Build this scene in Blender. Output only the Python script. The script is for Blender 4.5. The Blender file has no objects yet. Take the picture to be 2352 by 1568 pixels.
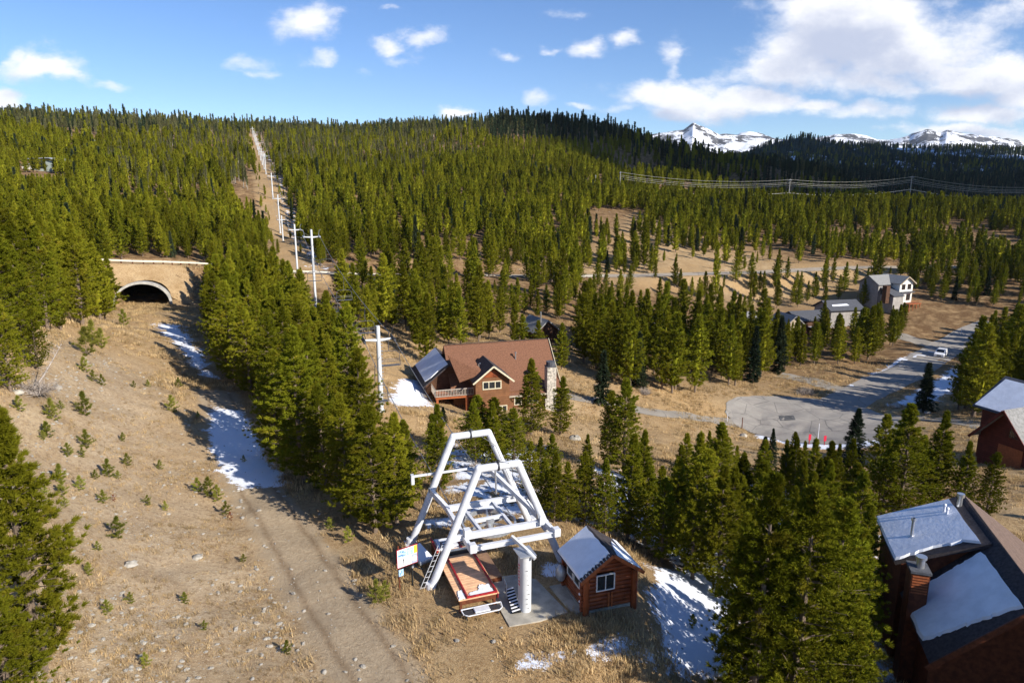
import bpy, math, random
import numpy as np
from mathutils import Vector, Matrix
R = math.radians
random.seed(7); rng = np.random.default_rng(7)
scene = bpy.context.scene
COL = scene.collection

# ------------------------------------------------------------------ camera
CAM_H = 20.0; PITCH = R(12.5); FPX = 1568.0
cam = bpy.data.objects.new('camera', bpy.data.cameras.new('camera')); COL.objects.link(cam)
cam.location = (0, 0, CAM_H); cam.rotation_euler = (R(90) - PITCH, 0, 0)
cam.data.sensor_width = 36; cam.data.lens = 24.0
cam.data.clip_start = 0.5; cam.data.clip_end = 30000
scene.camera = cam

# ------------------------------------------------------------------ light
SUN_EL = R(28.5); SUN_V = Vector((0.805, -0.593, 0)).normalized()      # horizontal direction towards the sun
sun_dir = Vector((SUN_V.x * math.cos(SUN_EL), SUN_V.y * math.cos(SUN_EL), math.sin(SUN_EL)))
sl = bpy.data.lights.new('sun', 'SUN'); sl.energy = 5.0; sl.angle = R(0.5); sl.color = (1.0, 0.94, 0.84)
sun = bpy.data.objects.new('sun', sl); COL.objects.link(sun)
sun.rotation_euler = sun_dir.to_track_quat('Z', 'Y').to_euler()
sun.location = (60, -40, 80)
scene.view_settings.view_transform = 'Standard'; scene.view_settings.look = 'None'
scene.view_settings.exposure = 0.60; scene.view_settings.gamma = 1

# ------------------------------------------------------------------ pixel helpers (to read plan positions off the photo)
CP, SP = math.cos(PITCH), math.sin(PITCH)
def ray(u, v):
    x = (u - 1176) / FPX; d = (v - 784) / FPX
    f = CP - d * SP; dn = SP + d * CP
    return x / f, dn / f                       # X/Y, drop/Y
def proj(x, y, z):
    dz = z - CAM_H
    dep = y * CP - dz * SP
    if dep < 0.5: return (-9999, -9999)
    up = y * SP + dz * CP
    return 1176 + FPX * x / dep, 784 - FPX * up / dep
def inpoly(px, py, poly):
    c = False; n = len(poly); j = n - 1
    for i in range(n):
        xi, yi = poly[i]; xj, yj = poly[j]
        if (yi > py) != (yj > py) and px < (xj - xi) * (py - yi) / (yj - yi) + xi: c = not c
        j = i
    return c
def inpoly_np(px, py, poly):
    c = np.zeros(px.shape, bool); n = len(poly); j = n - 1
    for i in range(n):
        xi, yi = poly[i]; xj, yj = poly[j]
        if yi != yj:
            c ^= ((yi > py) != (yj > py)) & (px < (xj - xi) * (py - yi) / (yj - yi) + xi)
        j = i
    return c

# ------------------------------------------------------------------ node helpers
def nd(nt, t, **kw):
    n = nt.nodes.new(t)
    for k, v in kw.items():
        if k.startswith('i_'):
            key = k[2:]; key = int(key) if key.isdigit() else key.replace('_', ' ')
            n.inputs[key].default_value = v
        else: setattr(n, k, v)
    return n
def lk(nt, a, b): nt.links.new(a, b)
def mth(nt, op, a, b=None, c=None, clamp=False):
    n = nt.nodes.new('ShaderNodeMath'); n.operation = op; n.use_clamp = clamp
    for i, x in enumerate((a, b, c)):
        if x is None: continue
        if isinstance(x, (int, float)): n.inputs[i].default_value = x
        else: nt.links.new(x, n.inputs[i])
    return n.outputs[0]
def vmth(nt, op, a, b=None):
    n = nt.nodes.new('ShaderNodeVectorMath'); n.operation = op
    for i, x in enumerate((a, b)):
        if x is None: continue
        if isinstance(x, (tuple, list)): n.inputs[i].default_value = x
        else: nt.links.new(x, n.inputs[i])
    return n.outputs[0]
def mixc(nt, fac, a, b):
    n = nt.nodes.new('ShaderNodeMix'); n.data_type = 'RGBA'; n.blend_type = 'MIX'
    for idx, x in ((0, fac), (6, a), (7, b)):
        if isinstance(x, (int, float)): n.inputs[idx].default_value = x
        elif isinstance(x, (tuple, list)): n.inputs[idx].default_value = tuple(x) + ((1,) if len(x) == 3 else ())
        else: nt.links.new(x, n.inputs[idx])
    return n.outputs[2]
def sstep(nt, x, lo, hi):
    n = nt.nodes.new('ShaderNodeMapRange'); n.interpolation_type = 'SMOOTHSTEP'
    nt.links.new(x, n.inputs[0]); n.inputs[1].default_value = lo; n.inputs[2].default_value = hi
    n.inputs[3].default_value = 0; n.inputs[4].default_value = 1
    return n.outputs[0]
def noise(nt, vec, scale, detail=4, rough=0.55, dim='3D'):
    n = nt.nodes.new('ShaderNodeTexNoise'); n.noise_dimensions = dim
    n.inputs['Scale'].default_value = scale; n.inputs['Detail'].default_value = detail; n.inputs['Roughness'].default_value = rough
    if vec is not None: nt.links.new(vec, n.inputs['Vector'])
    return n.outputs[0]

# ------------------------------------------------------------------ world: Nishita sky with procedural clouds
world = bpy.data.worlds.new('World'); scene.world = world; world.use_nodes = True
nt = world.node_tree; nt.nodes.clear()
wo = nd(nt, 'ShaderNodeOutputWorld'); bg = nd(nt, 'ShaderNodeBackground')
sky = nd(nt, 'ShaderNodeTexSky'); sky.sky_type = 'NISHITA'; sky.sun_disc = False
sky.sun_elevation = SUN_EL; sky.sun_rotation = math.atan2(SUN_V.x, SUN_V.y)
sky.altitude = 2200; sky.air_density = 1.0; sky.dust_density = 0.2; sky.ozone_density = 2.5
tc = nd(nt, 'ShaderNodeTexCoord')
sep = nd(nt, 'ShaderNodeSeparateXYZ'); lk(nt, tc.outputs['Generated'], sep.inputs[0])
ysafe = mth(nt, 'MAXIMUM', sep.outputs[1], 0.05)
A = mth(nt, 'DIVIDE', sep.outputs[0], ysafe); E = mth(nt, 'DIVIDE', sep.outputs[2], ysafe)
SKYB = 0.098
HAZE = 2.6e-5
clouds = [  # pixel ellipse centres and radii, strength
 (1965, 60, 190, 120, 1.25), (1850, 110, 130, 90, .95), (1830, 165, 170, 50, .95), (2060, 120, 230, 90, 1.05), (2230, 70, 180, 60, .62), (2320, 40, 120, 50, .55), (2250, 165, 190, 55, 1.1), (2020, 190, 150, 45, .85), (1745, 140, 60, 30, .5),
 (1490, 215, 80, 45, 1.05), (1560, 222, 130, 45, 1.2), (1690, 240, 170, 38, 1.05), (1850, 248, 90, 24, .9), (1560, 262, 120, 24, .8), (1980, 262, 120, 20, .62), (1420, 250, 60, 14, .55),
 (2250, 262, 140, 32, 1.0), (2340, 215, 90, 60, .95), (2200, 308, 170, 20, .8), (2080, 300, 90, 14, .5), (2330, 320, 80, 20, .6), (2100, 200, 60, 24, .7),
 (700, 45, 80, 58, .80), (660, 20, 50, 40, .55), (760, 25, 60, 24, .5), (726, 130, 42, 30, .68), (900, 95, 52, 24, .70), (985, 80, 62, 32, .74), (915, 128, 60, 18, .5), (1345, 108, 52, 26, .74), (1440, 84, 55, 22, .66), (1260, 112, 36, 16, .58),
 (1548, 118, 36, 46, .72), (1545, 160, 28, 40, .55), (95, 150, 115, 34, .92), (150, 170, 60, 26, .8), (10, 225, 62, 34, 1.0), (250, 202, 60, 16, .58), (20, 130, 30, 26, .7), (1055, 262, 46, 16, .9), (570, 140, 70, 28, .52), (600, 165, 70, 14, .4),
 (1240, 222, 40, 22, .5), (835, 165, 40, 22, .42), (905, 18, 34, 12, .55), (1310, 25, 55, 20, .4), (1150, 135, 40, 14, .45), (1610, 172, 60, 14, .48), (420, 250, 44, 10, .55), (1325, 240, 40, 10, .5), (440, 20, 200, 30, .2)]
def cloud_mask(off):
    cmb = nd(nt, 'ShaderNodeCombineXYZ'); lk(nt, mth(nt, 'ADD', A, off[0]), cmb.inputs[0]); lk(nt, mth(nt, 'ADD', E, off[1]), cmb.inputs[1])
    st = vmth(nt, 'MULTIPLY', cmb.outputs[0], (1, 1.7, 1))
    wn = nd(nt, 'ShaderNodeTexNoise'); wn.inputs['Scale'].default_value = 7; wn.inputs['Detail'].default_value = 6; wn.inputs['Roughness'].default_value = .6
    lk(nt, st, wn.inputs['Vector'])
    wv = vmth(nt, 'SUBTRACT', wn.outputs['Color'], (.5, .5, .5))
    wv = vmth(nt, 'MULTIPLY', wv, (.10, .075, 0))
    p = vmth(nt, 'ADD', cmb.outputs[0], wv)
    tot = None
    for (u, v, ru, rv, k) in clouds:
        a, s = ray(u, v); e = -s
        sc = 1.0 / (FPX * 1.045)
        q = vmth(nt, 'SUBTRACT', p, (a, e, 0)); q = vmth(nt, 'MULTIPLY', q, (1 / (ru * sc), 1 / (rv * sc), 0))
        ln = nd(nt, 'ShaderNodeVectorMath'); ln.operation = 'DOT_PRODUCT'; lk(nt, q, ln.inputs[0]); lk(nt, q, ln.inputs[1])
        g = mth(nt, 'MULTIPLY', mth(nt, 'POWER', 2.718, mth(nt, 'MULTIPLY', ln.outputs['Value'], -1.0)), k)
        tot = g if tot is None else mth(nt, 'MAXIMUM', tot, g)
    n1 = noise(nt, st, 13, 10, .66); n2 = noise(nt, st, 5, 4, .5)
    d = mth(nt, 'ADD', tot, mth(nt, 'MULTIPLY', mth(nt, 'SUBTRACT', n1, .5), 1.25))
    d = mth(nt, 'ADD', d, mth(nt, 'MULTIPLY', mth(nt, 'SUBTRACT', n2, .5), .35))
    return d
m0 = cloud_mask((0, 0)); m1 = cloud_mask((0.012, 0.028))
cov = sstep(nt, m0, .20, .84)
shade = sstep(nt, m1, .35, 1.25)
ccol = mixc(nt, shade, (8.4, 8.3, 8.4), (4.4, 4.75, 5.9))
front = mth(nt, 'GREATER_THAN', sep.outputs[1], 0.08)
cov = mth(nt, 'MULTIPLY', mth(nt, 'MULTIPLY', cov, front), .93)
hs = nd(nt, 'ShaderNodeHueSaturation', i_Hue=.508, i_Saturation=1.18, i_Value=1.12); lk(nt, sky.outputs[0], hs.inputs['Color'])
fin = mixc(nt, cov, hs.outputs[0], ccol)
lk(nt, fin, bg.inputs['Color']); bg.inputs['Strength'].default_value = SKYB
lk(nt, bg.outputs[0], wo.inputs['Surface'])

# ------------------------------------------------------------------ materials
MATS = {}
def mat(name, col, rough=.7, metal=0, var=0, vscale=6, bump=0, bscale=30, stripes=None, spec=.3, col2=None):
    if name in MATS: return MATS[name]
    m = bpy.data.materials.new(name); m.use_nodes = True; t = m.node_tree
    b = t.nodes['Principled BSDF']; b.inputs['Roughness'].default_value = rough; b.inputs['Metallic'].default_value = metal
    b.inputs['Specular IOR Level'].default_value = spec
    b.inputs['Base Color'].default_value = tuple(col) + (1,)
    tcn = nd(t, 'ShaderNodeTexCoord'); c = None
    if var:
        n = noise(t, tcn.outputs['Object'], vscale, 6, .6)
        lo = tuple(x * (1 - var) for x in col); hi = col2 if col2 else tuple(min(1, x * (1 + var)) for x in col)
        c = mixc(t, sstep(t, n, .32, .68), lo, hi)
    hgt = None
    if stripes:   # ('Z', period, width, dark)
        ax, per, wd, dark = stripes
        sp = nd(t, 'ShaderNodeSeparateXYZ'); lk(t, tcn.outputs['Object'], sp.inputs[0])
        fr = mth(t, 'FRACT', mth(t, 'DIVIDE', sp.outputs['XYZ'.index(ax)], per))
        gap = mth(t, 'LESS_THAN', fr, wd)
        idx = mth(t, 'FLOOR', mth(t, 'DIVIDE', sp.outputs['XYZ'.index(ax)], per))
        wn = nd(t, 'ShaderNodeTexWhiteNoise', noise_dimensions='1D'); lk(t, idx, wn.inputs['W'])
        base = c if c is not None else tuple(col)
        c = mixc(t, mth(t, 'MULTIPLY', wn.outputs['Value'], .35), base, tuple(x * .55 for x in col))
        c = mixc(t, gap, c, tuple(x * dark for x in col))
        hgt = mth(t, 'SUBTRACT', 1, gap)
    if c is not None: lk(t, c, b.inputs['Base Color'])
    if bump or hgt is not None:
        bn = nd(t, 'ShaderNodeBump'); bn.inputs['Strength'].default_value = bump or .5; bn.inputs['Distance'].default_value = .03
        nn = noise(t, tcn.outputs['Object'], bscale, 5, .6)
        if hgt is not None: nn = mth(t, 'ADD', mth(t, 'MULTIPLY', nn, .4), hgt)
        lk(t, nn, bn.inputs['Height']); lk(t, bn.outputs[0], b.inputs['Normal'])
    MATS[name] = m; return m
mat('white_paint', (.64, .65, .68), .45, 0, .10, 2.5, .1, 20)
mat('tower_paint', (.58, .59, .60), .5, 0, .06, 1.5)
mat('galvanised', (.45, .47, .5), .45, .6, .15, 5)
mat('dark_steel', (.05, .052, .06), .5, .4, .2, 8)
mat('cable_steel', (.30, .30, .31), .5, .5)
mat('chair_metal', (.10, .10, .11), .5, .3)
mat('red_paint', (.32, .016, .024), .5, 0, .2, 4)
mat('band_red', (.62, .02, .05), .5)
mat('deck_wood', (.78, .46, .26), .7, 0, .15, 3, .2, 40, ('Y', .46, .10, 1.3))
mat('old_deck_wood', (.34, .20, .12), .75, 0, .2, 3, .2, 40, ('Y', .16, .1, .5))
mat('concrete', (.40, .365, .30), .85, 0, .22, 1.3, .2, 25)
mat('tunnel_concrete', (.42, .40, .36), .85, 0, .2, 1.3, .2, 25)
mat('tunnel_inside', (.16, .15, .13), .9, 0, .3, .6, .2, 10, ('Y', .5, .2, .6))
mat('snow', (.82, .84, .88), .6, 0, .07, 1.2, .6, 4)
mat('log', (.19, .042, .011), .5, 0, .35, 1.6, .15, 6, None, .4, (.30, .075, .022))
mat('log_end', (.50, .22, .08), .6, 0, .3, 9)
mat('dark_log', (.12, .035, .014), .6, 0, .35, 4, .3, 14)
mat('siding_brown', (.22, .098, .042), .65, 0, .25, 1.2, .3, 20, ('Z', .28, .09, .35))
mat('siding_dark', (.10, .045, .022), .7, 0, .3, 2, .3, 20, ('Z', .24, .1, .3))
mat('siding_red', (.13, .026, .014), .7, 0, .3, 2, .3, 20, ('Z', .24, .1, .3))
mat('shake_brown', (.24, .09, .05), .85, 0, .3, 5, .4, 18)
mat('shingle_red', (.19, .088, .050), .9, 0, .28, 7, .5, 14)
mat('shingle_brown', (.17, .115, .09), .9, 0, .25, 6, .5, 14, ('Z', .16, .15, .7))
mat('shingle_dark', (.055, .045, .045), .9, 0, .3, 6, .5, 14)
mat('shingle_grey', (.25, .245, .235), .9, 0, .2, 4, .4, 14)
mat('shingle_slate', (.085, .088, .10), .9, 0, .2, 4, .4, 14)
mat('trim_cream', (.62, .56, .40), .6, 0, .1, 5)
mat('trim_white', (.78, .78, .76), .5)
mat('wood_orange', (.34, .10, .035), .6, 0, .2, 6)
mat('rail_grey', (.42, .36, .30), .6, 0, .15, 6)
mat('stone', (.42, .38, .32), .85, 0, .5, 4.5, .8, 6)
mat('stucco_white', (.72, .69, .62), .8, 0, .08, 1)
mat('wall_grey', (.36, .33, .30), .8, 0, .15, 1, .3, 20, ('X', .3, .08, .6))
mat('wall_tan', (.38, .30, .21), .8, 0, .15, 1)
mat('roof_metal', (.55, .56, .55), .4, .3, .1, 1)
mat('wall_bluegrey', (.38, .43, .38), .8, 0, .15, 1)
mat('glass', (.02, .025, .03), .08, 0, .3, 2, spec=.8)
mat('tin', (.62, .62, .62), .3, .8)
mat('asphalt_patch', (.10, .10, .10), .9, 0, .3, 2)
mat('sign_white', (.80, .80, .84), .6)
mat('sign_blue', (.10, .24, .62), .6, 0, .3, 6)
mat('sign_sky', (.40, .58, .84), .6, 0, .3, 8)
mat('sign_yellow', (.80, .78, .05), .6, 0, .2, 8)
mat('sign_grey', (.36, .40, .52), .6)
mat('black', (.012, .012, .012), .6)
mat('tyre', (.02, .02, .02), .8)
mat('car_paint', (.80, .81, .83), .2, .0, spec=.6)
mat('rock', (.36, .33, .28), .9, 0, .35, 3, .7, 5, None, .2)
mat('bark', (.17, .125, .09), .9, 0, .35, 8, .6, 18)
mat('bark_grey', (.32, .30, .27), .9, 0, .3, 8, .4, 18)
mat('dead_twig', (.34, .29, .25), .9, 0, .3, 8)
mat('rail_cream', (.62, .58, .48), .6, 0, .08, 1)

def foliage(name, c1, c2, c3, tr=.25):
    m = bpy.data.materials.new(name); m.use_nodes = True; t = m.node_tree; t.nodes.clear()
    out = nd(t, 'ShaderNodeOutputMaterial'); oi = nd(t, 'ShaderNodeObjectInfo'); tcn = nd(t, 'ShaderNodeTexCoord')
    n = noise(t, tcn.outputs['Object'], 1.1, 3, .6)
    c = mixc(t, sstep(t, oi.outputs['Random'], 0, 1), c1, c2)
    c = mixc(t, mth(t, 'MULTIPLY', sstep(t, n, .5, .72), .75), c, c3)
    hsv = nd(t, 'ShaderNodeHueSaturation'); lk(t, c, hsv.inputs['Color'])
    w = nd(t, 'ShaderNodeTexWhiteNoise', noise_dimensions='1D'); lk(t, oi.outputs['Random'], w.inputs['W'])
    lk(t, mth(t, 'ADD', .55, mth(t, 'MULTIPLY', w.outputs['Value'], .85)), hsv.inputs['Value'])
    d = nd(t, 'ShaderNodeBsdfDiffuse'); lk(t, hsv.outputs[0], d.inputs['Color'])
    tl = nd(t, 'ShaderNodeBsdfTranslucent'); lk(t, hsv.outputs[0], tl.inputs['Color'])
    mx = nd(t, 'ShaderNodeMixShader'); mx.inputs[0].default_value = tr
    lk(t, d.outputs[0], mx.inputs[1]); lk(t, tl.outputs[0], mx.inputs[2]); lk(t, mx.outputs[0], out.inputs['Surface'])
    MATS[name] = m; return m
foliage('pine_needles', (.148, .160, .011), (.205, .200, .014), (.28, .225, .022), .12)
foliage('spruce_needles', (.028, .046, .026), (.045, .060, .030), (.07, .075, .036), .1)
foliage('dull_needles', (.095, .100, .038), (.125, .120, .052), (.16, .135, .085), .1)
foliage('sapling_needles', (.20, .22, .03), (.28, .28, .05), (.36, .30, .07))
foliage('rust_needles', (.30, .07, .03), (.30, .08, .03), (.32, .12, .04))
foliage('dry_grass', (.46, .325, .16), (.60, .45, .245), (.34, .21, .10), .3)

# ------------------------------------------------------------------ mesh builder
def props(o, label=None, cat=None, group=None, kind=None):
    if label: o['label'] = label
    if cat: o['category'] = cat
    if group: o['group'] = group
    if kind: o['kind'] = kind
    return o
class MB:
    def __init__(s): s.v = []; s.f = []; s.st = []
    def add(s, vs, fs):
        s.st.append((len(s.v), len(s.f))); k = len(s.v); s.v += [tuple(p) for p in vs]; s.f += [tuple(i + k for i in f) for f in fs]; return s
    def box(s, x0, x1, y0, y1, z0, z1):
        return s.add([(x0,y0,z0),(x1,y0,z0),(x1,y1,z0),(x0,y1,z0),(x0,y0,z1),(x1,y0,z1),(x1,y1,z1),(x0,y1,z1)],
                     [(0,3,2,1),(4,5,6,7),(0,1,5,4),(1,2,6,5),(2,3,7,6),(3,0,4,7)])
    def beam(s, p, q, w, h, up=(0,0,1)):
        p, q = Vector(p), Vector(q); d = (q - p).normalized(); u = Vector(up)
        if abs(d.dot(u)) > .98: u = Vector((0, 1, 0))
        a = d.cross(u).normalized() * w / 2; b = a.cross(d).normalized() * h / 2
        vs = [p-a-b, p+a-b, p+a+b, p-a+b, q-a-b, q+a-b, q+a+b, q-a+b]
        return s.add(vs, [(0,1,2,3),(4,7,6,5),(0,4,5,1),(1,5,6,2),(2,6,7,3),(3,7,4,0)])
    def ibeam(s, p, q, w, h, t=.03):
        p, q = Vector(p), Vector(q); o = Vector((0, 0, h / 2 - t / 2))
        s.beam(p + o, q + o, w, t); s.beam(p - o, q - o, w, t); return s.beam(p, q, t, h - 2 * t - .004)
    def tube(s, pts, r, seg=8, cap=True):
        pts = [Vector(p) for p in pts]; n = len(pts); rs = r if isinstance(r, (list, tuple)) else [r] * n
        vs = []; fs = []; ref = None
        for i, p in enumerate(pts):
            d = (pts[min(i + 1, n - 1)] - pts[max(i - 1, 0)]).normalized()
            if ref is None:
                ref = Vector((0, 0, 1)) if abs(d.z) < .9 else Vector((1, 0, 0))
            a = d.cross(ref).normalized(); b = a.cross(d).normalized(); ref = b
            for k in range(seg):
                an = 2 * math.pi * k / seg; vs.append(p + (a * math.cos(an) + b * math.sin(an)) * rs[i])
        for i in range(n - 1):
            for k in range(seg):
                k2 = (k + 1) % seg; fs.append((i*seg+k, i*seg+k2, (i+1)*seg+k2, (i+1)*seg+k))
        if cap: fs.append(tuple(range(seg))); fs.append(tuple((n-1)*seg + k for k in reversed(range(seg))))
        return s.add(vs, fs)
    def cyl(s, c, r, z0, z1, seg=16, r2=None):
        return s.tube([(c[0], c[1], z0), (c[0], c[1], z1)], [r, r if r2 is None else r2], seg)
    def slab(s, pts, t):            # planar polygon thickened downwards along its normal
        pts = [Vector(p) for p in pts]; n = (pts[1] - pts[0]).cross(pts[2] - pts[0]).normalized()
        if n.z < 0: n = -n
        if abs(n.z) < 1e-4: pass
        lo = [p - n * t for p in pts]; k = len(pts)
        fs = [tuple(range(k)), tuple(reversed(range(k, 2 * k)))] + [(i, (i+1) % k, k + (i+1) % k, k + i) for i in range(k)]
        return s.add(pts + lo, fs)
    def extr(s, pts, vec):          # polygon extruded along vec
        pts = [Vector(p) for p in pts]; v = Vector(vec); k = len(pts)
        fs = [tuple(range(k)), tuple(reversed(range(k, 2 * k)))] + [(i, (i+1) % k, k + (i+1) % k, k + i) for i in range(k)]
        return s.add(pts + [p + v for p in pts], fs)
    def lump(s, c, r, sc=(1,1,1), seed=0, seg=8, rings=5, j=.22):
        rr = random.Random(seed); vs = []; fs = []
        for i in range(rings + 1):
            th = math.pi * i / rings
            for k in range(seg):
                ph = 2 * math.pi * k / seg; q = r * (1 + rr.uniform(-j, j))
                vs.append((c[0] + q*sc[0]*math.sin(th)*math.cos(ph), c[1] + q*sc[1]*math.sin(th)*math.sin(ph), c[2] + q*sc[2]*math.cos(th)))
        for i in range(rings):
            for k in range(seg): fs.append((i*seg+k, (i+1)*seg+k, (i+1)*seg+(k+1)%seg, i*seg+(k+1)%seg))
        return s.add(vs, fs)
    def pieces(s, name, material, parent=None, smooth=False):
        for i, (a, b) in enumerate(zip(s.st, s.st[1:] + [(len(s.v), len(s.f))])):
            q = MB(); q.v = s.v[a[0]:b[0]]; q.f = [tuple(k - a[0] for k in f) for f in s.f[a[1]:b[1]]]; q.build(name, material, parent, smooth)
    def build(s, name, material, parent=None, smooth=False, bevel=0):
        me = bpy.data.meshes.new(name); me.from_pydata(s.v, [], s.f); me.update()
        import bmesh
        bm = bmesh.new(); bm.from_mesh(me); bmesh.ops.recalc_face_normals(bm, faces=bm.faces)
        if bevel:
            bmesh.ops.bevel(bm, geom=[e for e in bm.edges if e.calc_face_angle(0) > .5], offset=bevel, segments=1, affect='EDGES')
        bm.to_mesh(me); bm.free()
        if smooth:
            me.polygons.foreach_set('use_smooth', [True] * len(me.polygons))
            me.set_sharp_from_angle(angle=R(40))
        o = bpy.data.objects.new(name, me); me.materials.append(MATS[material]); COL.objects.link(o)
        if parent: o.parent = parent
        return o
def npmesh(name, V, F, material, link=True):
    me = bpy.data.meshes.new(name); V = np.asarray(V, np.float32); F = np.asarray(F, np.int32); k = F.shape[1]
    me.vertices.add(len(V)); me.vertices.foreach_set('co', V.ravel())
    me.loops.add(F.size); me.loops.foreach_set('vertex_index', F.ravel())
    me.polygons.add(len(F)); me.polygons.foreach_set('loop_start', np.arange(0, F.size, k, dtype=np.int32)); me.polygons.foreach_set('loop_total', np.full(len(F), k, np.int32))
    me.update(calc_edges=True); me.materials.append(MATS[material])
    o = bpy.data.objects.new(name, me)
    if link: COL.objects.link(o)
    return o
def empty(name, loc, yaw=0, **kw):
    o = bpy.data.objects.new(name, None); COL.objects.link(o); o.location = loc; o.rotation_euler = (0, 0, yaw)
    o.empty_display_size = .3
    return props(o, **kw)

# ------------------------------------------------------------------ value noise
def vnoise(x, y, seed=0):
    xi = np.floor(x).astype(np.int64); yi = np.floor(y).astype(np.int64); fx = x - xi; fy = y - yi
    def h(a, b):
        n = (a * 374761393 + b * 668265263 + seed * 1442695041) & 0xFFFFFFFF
        n = ((n ^ (n >> 13)) * 1274126177) & 0xFFFFFFFF
        return ((n ^ (n >> 16)) & 0xFFFF) / 65535.0
    fx = fx * fx * (3 - 2 * fx); fy = fy * fy * (3 - 2 * fy)
    return (h(xi, yi) * (1 - fx) + h(xi + 1, yi) * fx) * (1 - fy) + (h(xi, yi + 1) * (1 - fx) + h(xi + 1, yi + 1) * fx) * fy
def fbm(x, y, o=4, seed=0):
    s = 0; a = 1; t = 0
    for i in range(o): s = s + a * vnoise(x * 2 ** i, y * 2 ** i, seed + i); t += a; a *= .5
    return s / t

# ------------------------------------------------------------------ terrain
CPT = []
for u, v, Z in [(100,1568,2.5),(600,1568,.2),(1176,1568,-.3),(1500,1568,-1),(1650,1568,-2),(2000,1568,-5.2),(2352,1568,-6),
    (20,1400,4),(250,1350,1.8),(500,1400,.2),(760,1400,0),(985,1355,0),(1200,1420,0),(1330,1395,0),(1460,1400,-.5),(1560,1480,-2),(1750,1400,-4.5),
    (50,1150,5),(250,1200,2),(420,1150,.8),(560,1130,0),(700,1180,0),(840,1225,-.2),(935,1246,0),(1290,1250,-.1),(1100,1250,0),(1400,1230,-1.5),(1500,1300,-2),(1650,1250,-5),
    (50,1000,5.5),(200,1000,3.5),(400,1000,1.2),(520,1000,.1),(640,1000,0),(100,880,6),(300,850,2.6),(450,870,-.3),(560,900,-.2),
    (150,745,6.5),(250,740,4.0),(300,760,2.0),(0,760,9),(20,880,8),(960,1000,-3)]:
    a, s = ray(u, v); Y = (CAM_H - Z) / s; CPT.append((a * Y, Y, Z))
for u, v, Y in [(340,702,124),(430,760,98),(430,720,112),(480,700,126),(876,940,64),(1060,940,82),(1250,935,84),(1350,960,88),(1300,1020,70),(1400,1100,56),(1200,1100,48),(1600,1100,62),(1800,1100,64),
    (1850,1200,48),(2050,1130,60),(2200,1100,58),(1700,1040,78),(1500,1000,82),(1690,960,106),(1860,970,105),(1900,1020,93),(1900,912,118),(2050,960,106),(2200,990,90),(1600,900,114),
    (1450,880,110),(1320,910,95),(1500,840,128),(2000,880,125),(2160,822,145),(2220,780,165),(2330,820,150),(2352,900,115),(1700,800,150),(1300,800,125),(1000,850,100),(850,850,85),(1000,750,130),
    (1300,720,150),(1500,720,165),(1800,740,180),(2050,700,190),(760,760,105),(650,700,130),(725,705,124),(1600,600,225),(1350,590,225),(1450,540,255),(1700,570,250),(1900,590,235),(2100,600,240),
    (2330,640,200),(1450,500,290),(2000,510,310),(2300,520,290),(1750,480,330),(1300,450,340),(1200,400,390),(1250,330,540),(1250,282,690),(1000,303,640),(900,301,660),(700,298,690),(570,309,600),
    (627,458,279),(650,550,232),(686,619,172),(609,395,349),(590,350,450),(400,350,430),(400,292,690),(150,293,650),(90,390,320),(0,280,650),(200,480,230),(300,535,190),(100,545,170),(450,450,260),(450,560,185),
    (800,450,300),(800,540,220),(1000,560,220),(1000,450,310),(1000,380,430),(1450,318,640),(1600,362,580),(1700,392,520),(1800,402,480),(1900,424,470),(1600,420,420)]:
    a, s = ray(u, v); CPT.append((a * Y, Y, CAM_H - s * Y))
CPT += [(-72,145,1),(-100,130,8),(-60,150,1),(100,370,9),(200,380,9),(320,360,7),(150,470,-12),(300,460,-16),(250,650,0),(350,900,45),(600,900,30),(700,1300,25),(500,1300,30),(0,900,70),(-300,900,75),(250,850,45),
    (-120,60,18),(-200,150,25),(-350,300,50),(-450,600,90),(-60,20,10),(-30,0,6),(0,0,0),(30,0,-4),(80,30,-10),(150,60,-14),(250,150,-10),(350,300,0),(0,-50,2),(-900,600,120),(900,600,20),
    (-800,1300,90),(0,1300,70),(900,1300,70),(-900,0,60),(900,0,-20)]
CPT = np.array(CPT)
def tps_fit(P):
    S = 100.0; xy = P[:, :2] / S; n = len(P)
    d2 = ((xy[:, None] - xy[None]) ** 2).sum(-1); K = np.where(d2 > 0, d2 * np.log(d2 + 1e-12), 0)
    K += np.eye(n) * .002
    Q = np.c_[np.ones(n), xy]; M = np.block([[K, Q], [Q.T, np.zeros((3, 3))]])
    w = np.linalg.solve(M, np.r_[P[:, 2], 0, 0, 0])
    def f(x, y):
        o = w[n] + w[n+1] * x / S + w[n+2] * y / S
        for i in range(n):
            q = (x / S - xy[i, 0]) ** 2 + (y / S - xy[i, 1]) ** 2
            o = o + w[i] * q * np.log(q + 1e-12)
        return o
    return f
tps = tps_fit(CPT)
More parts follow.
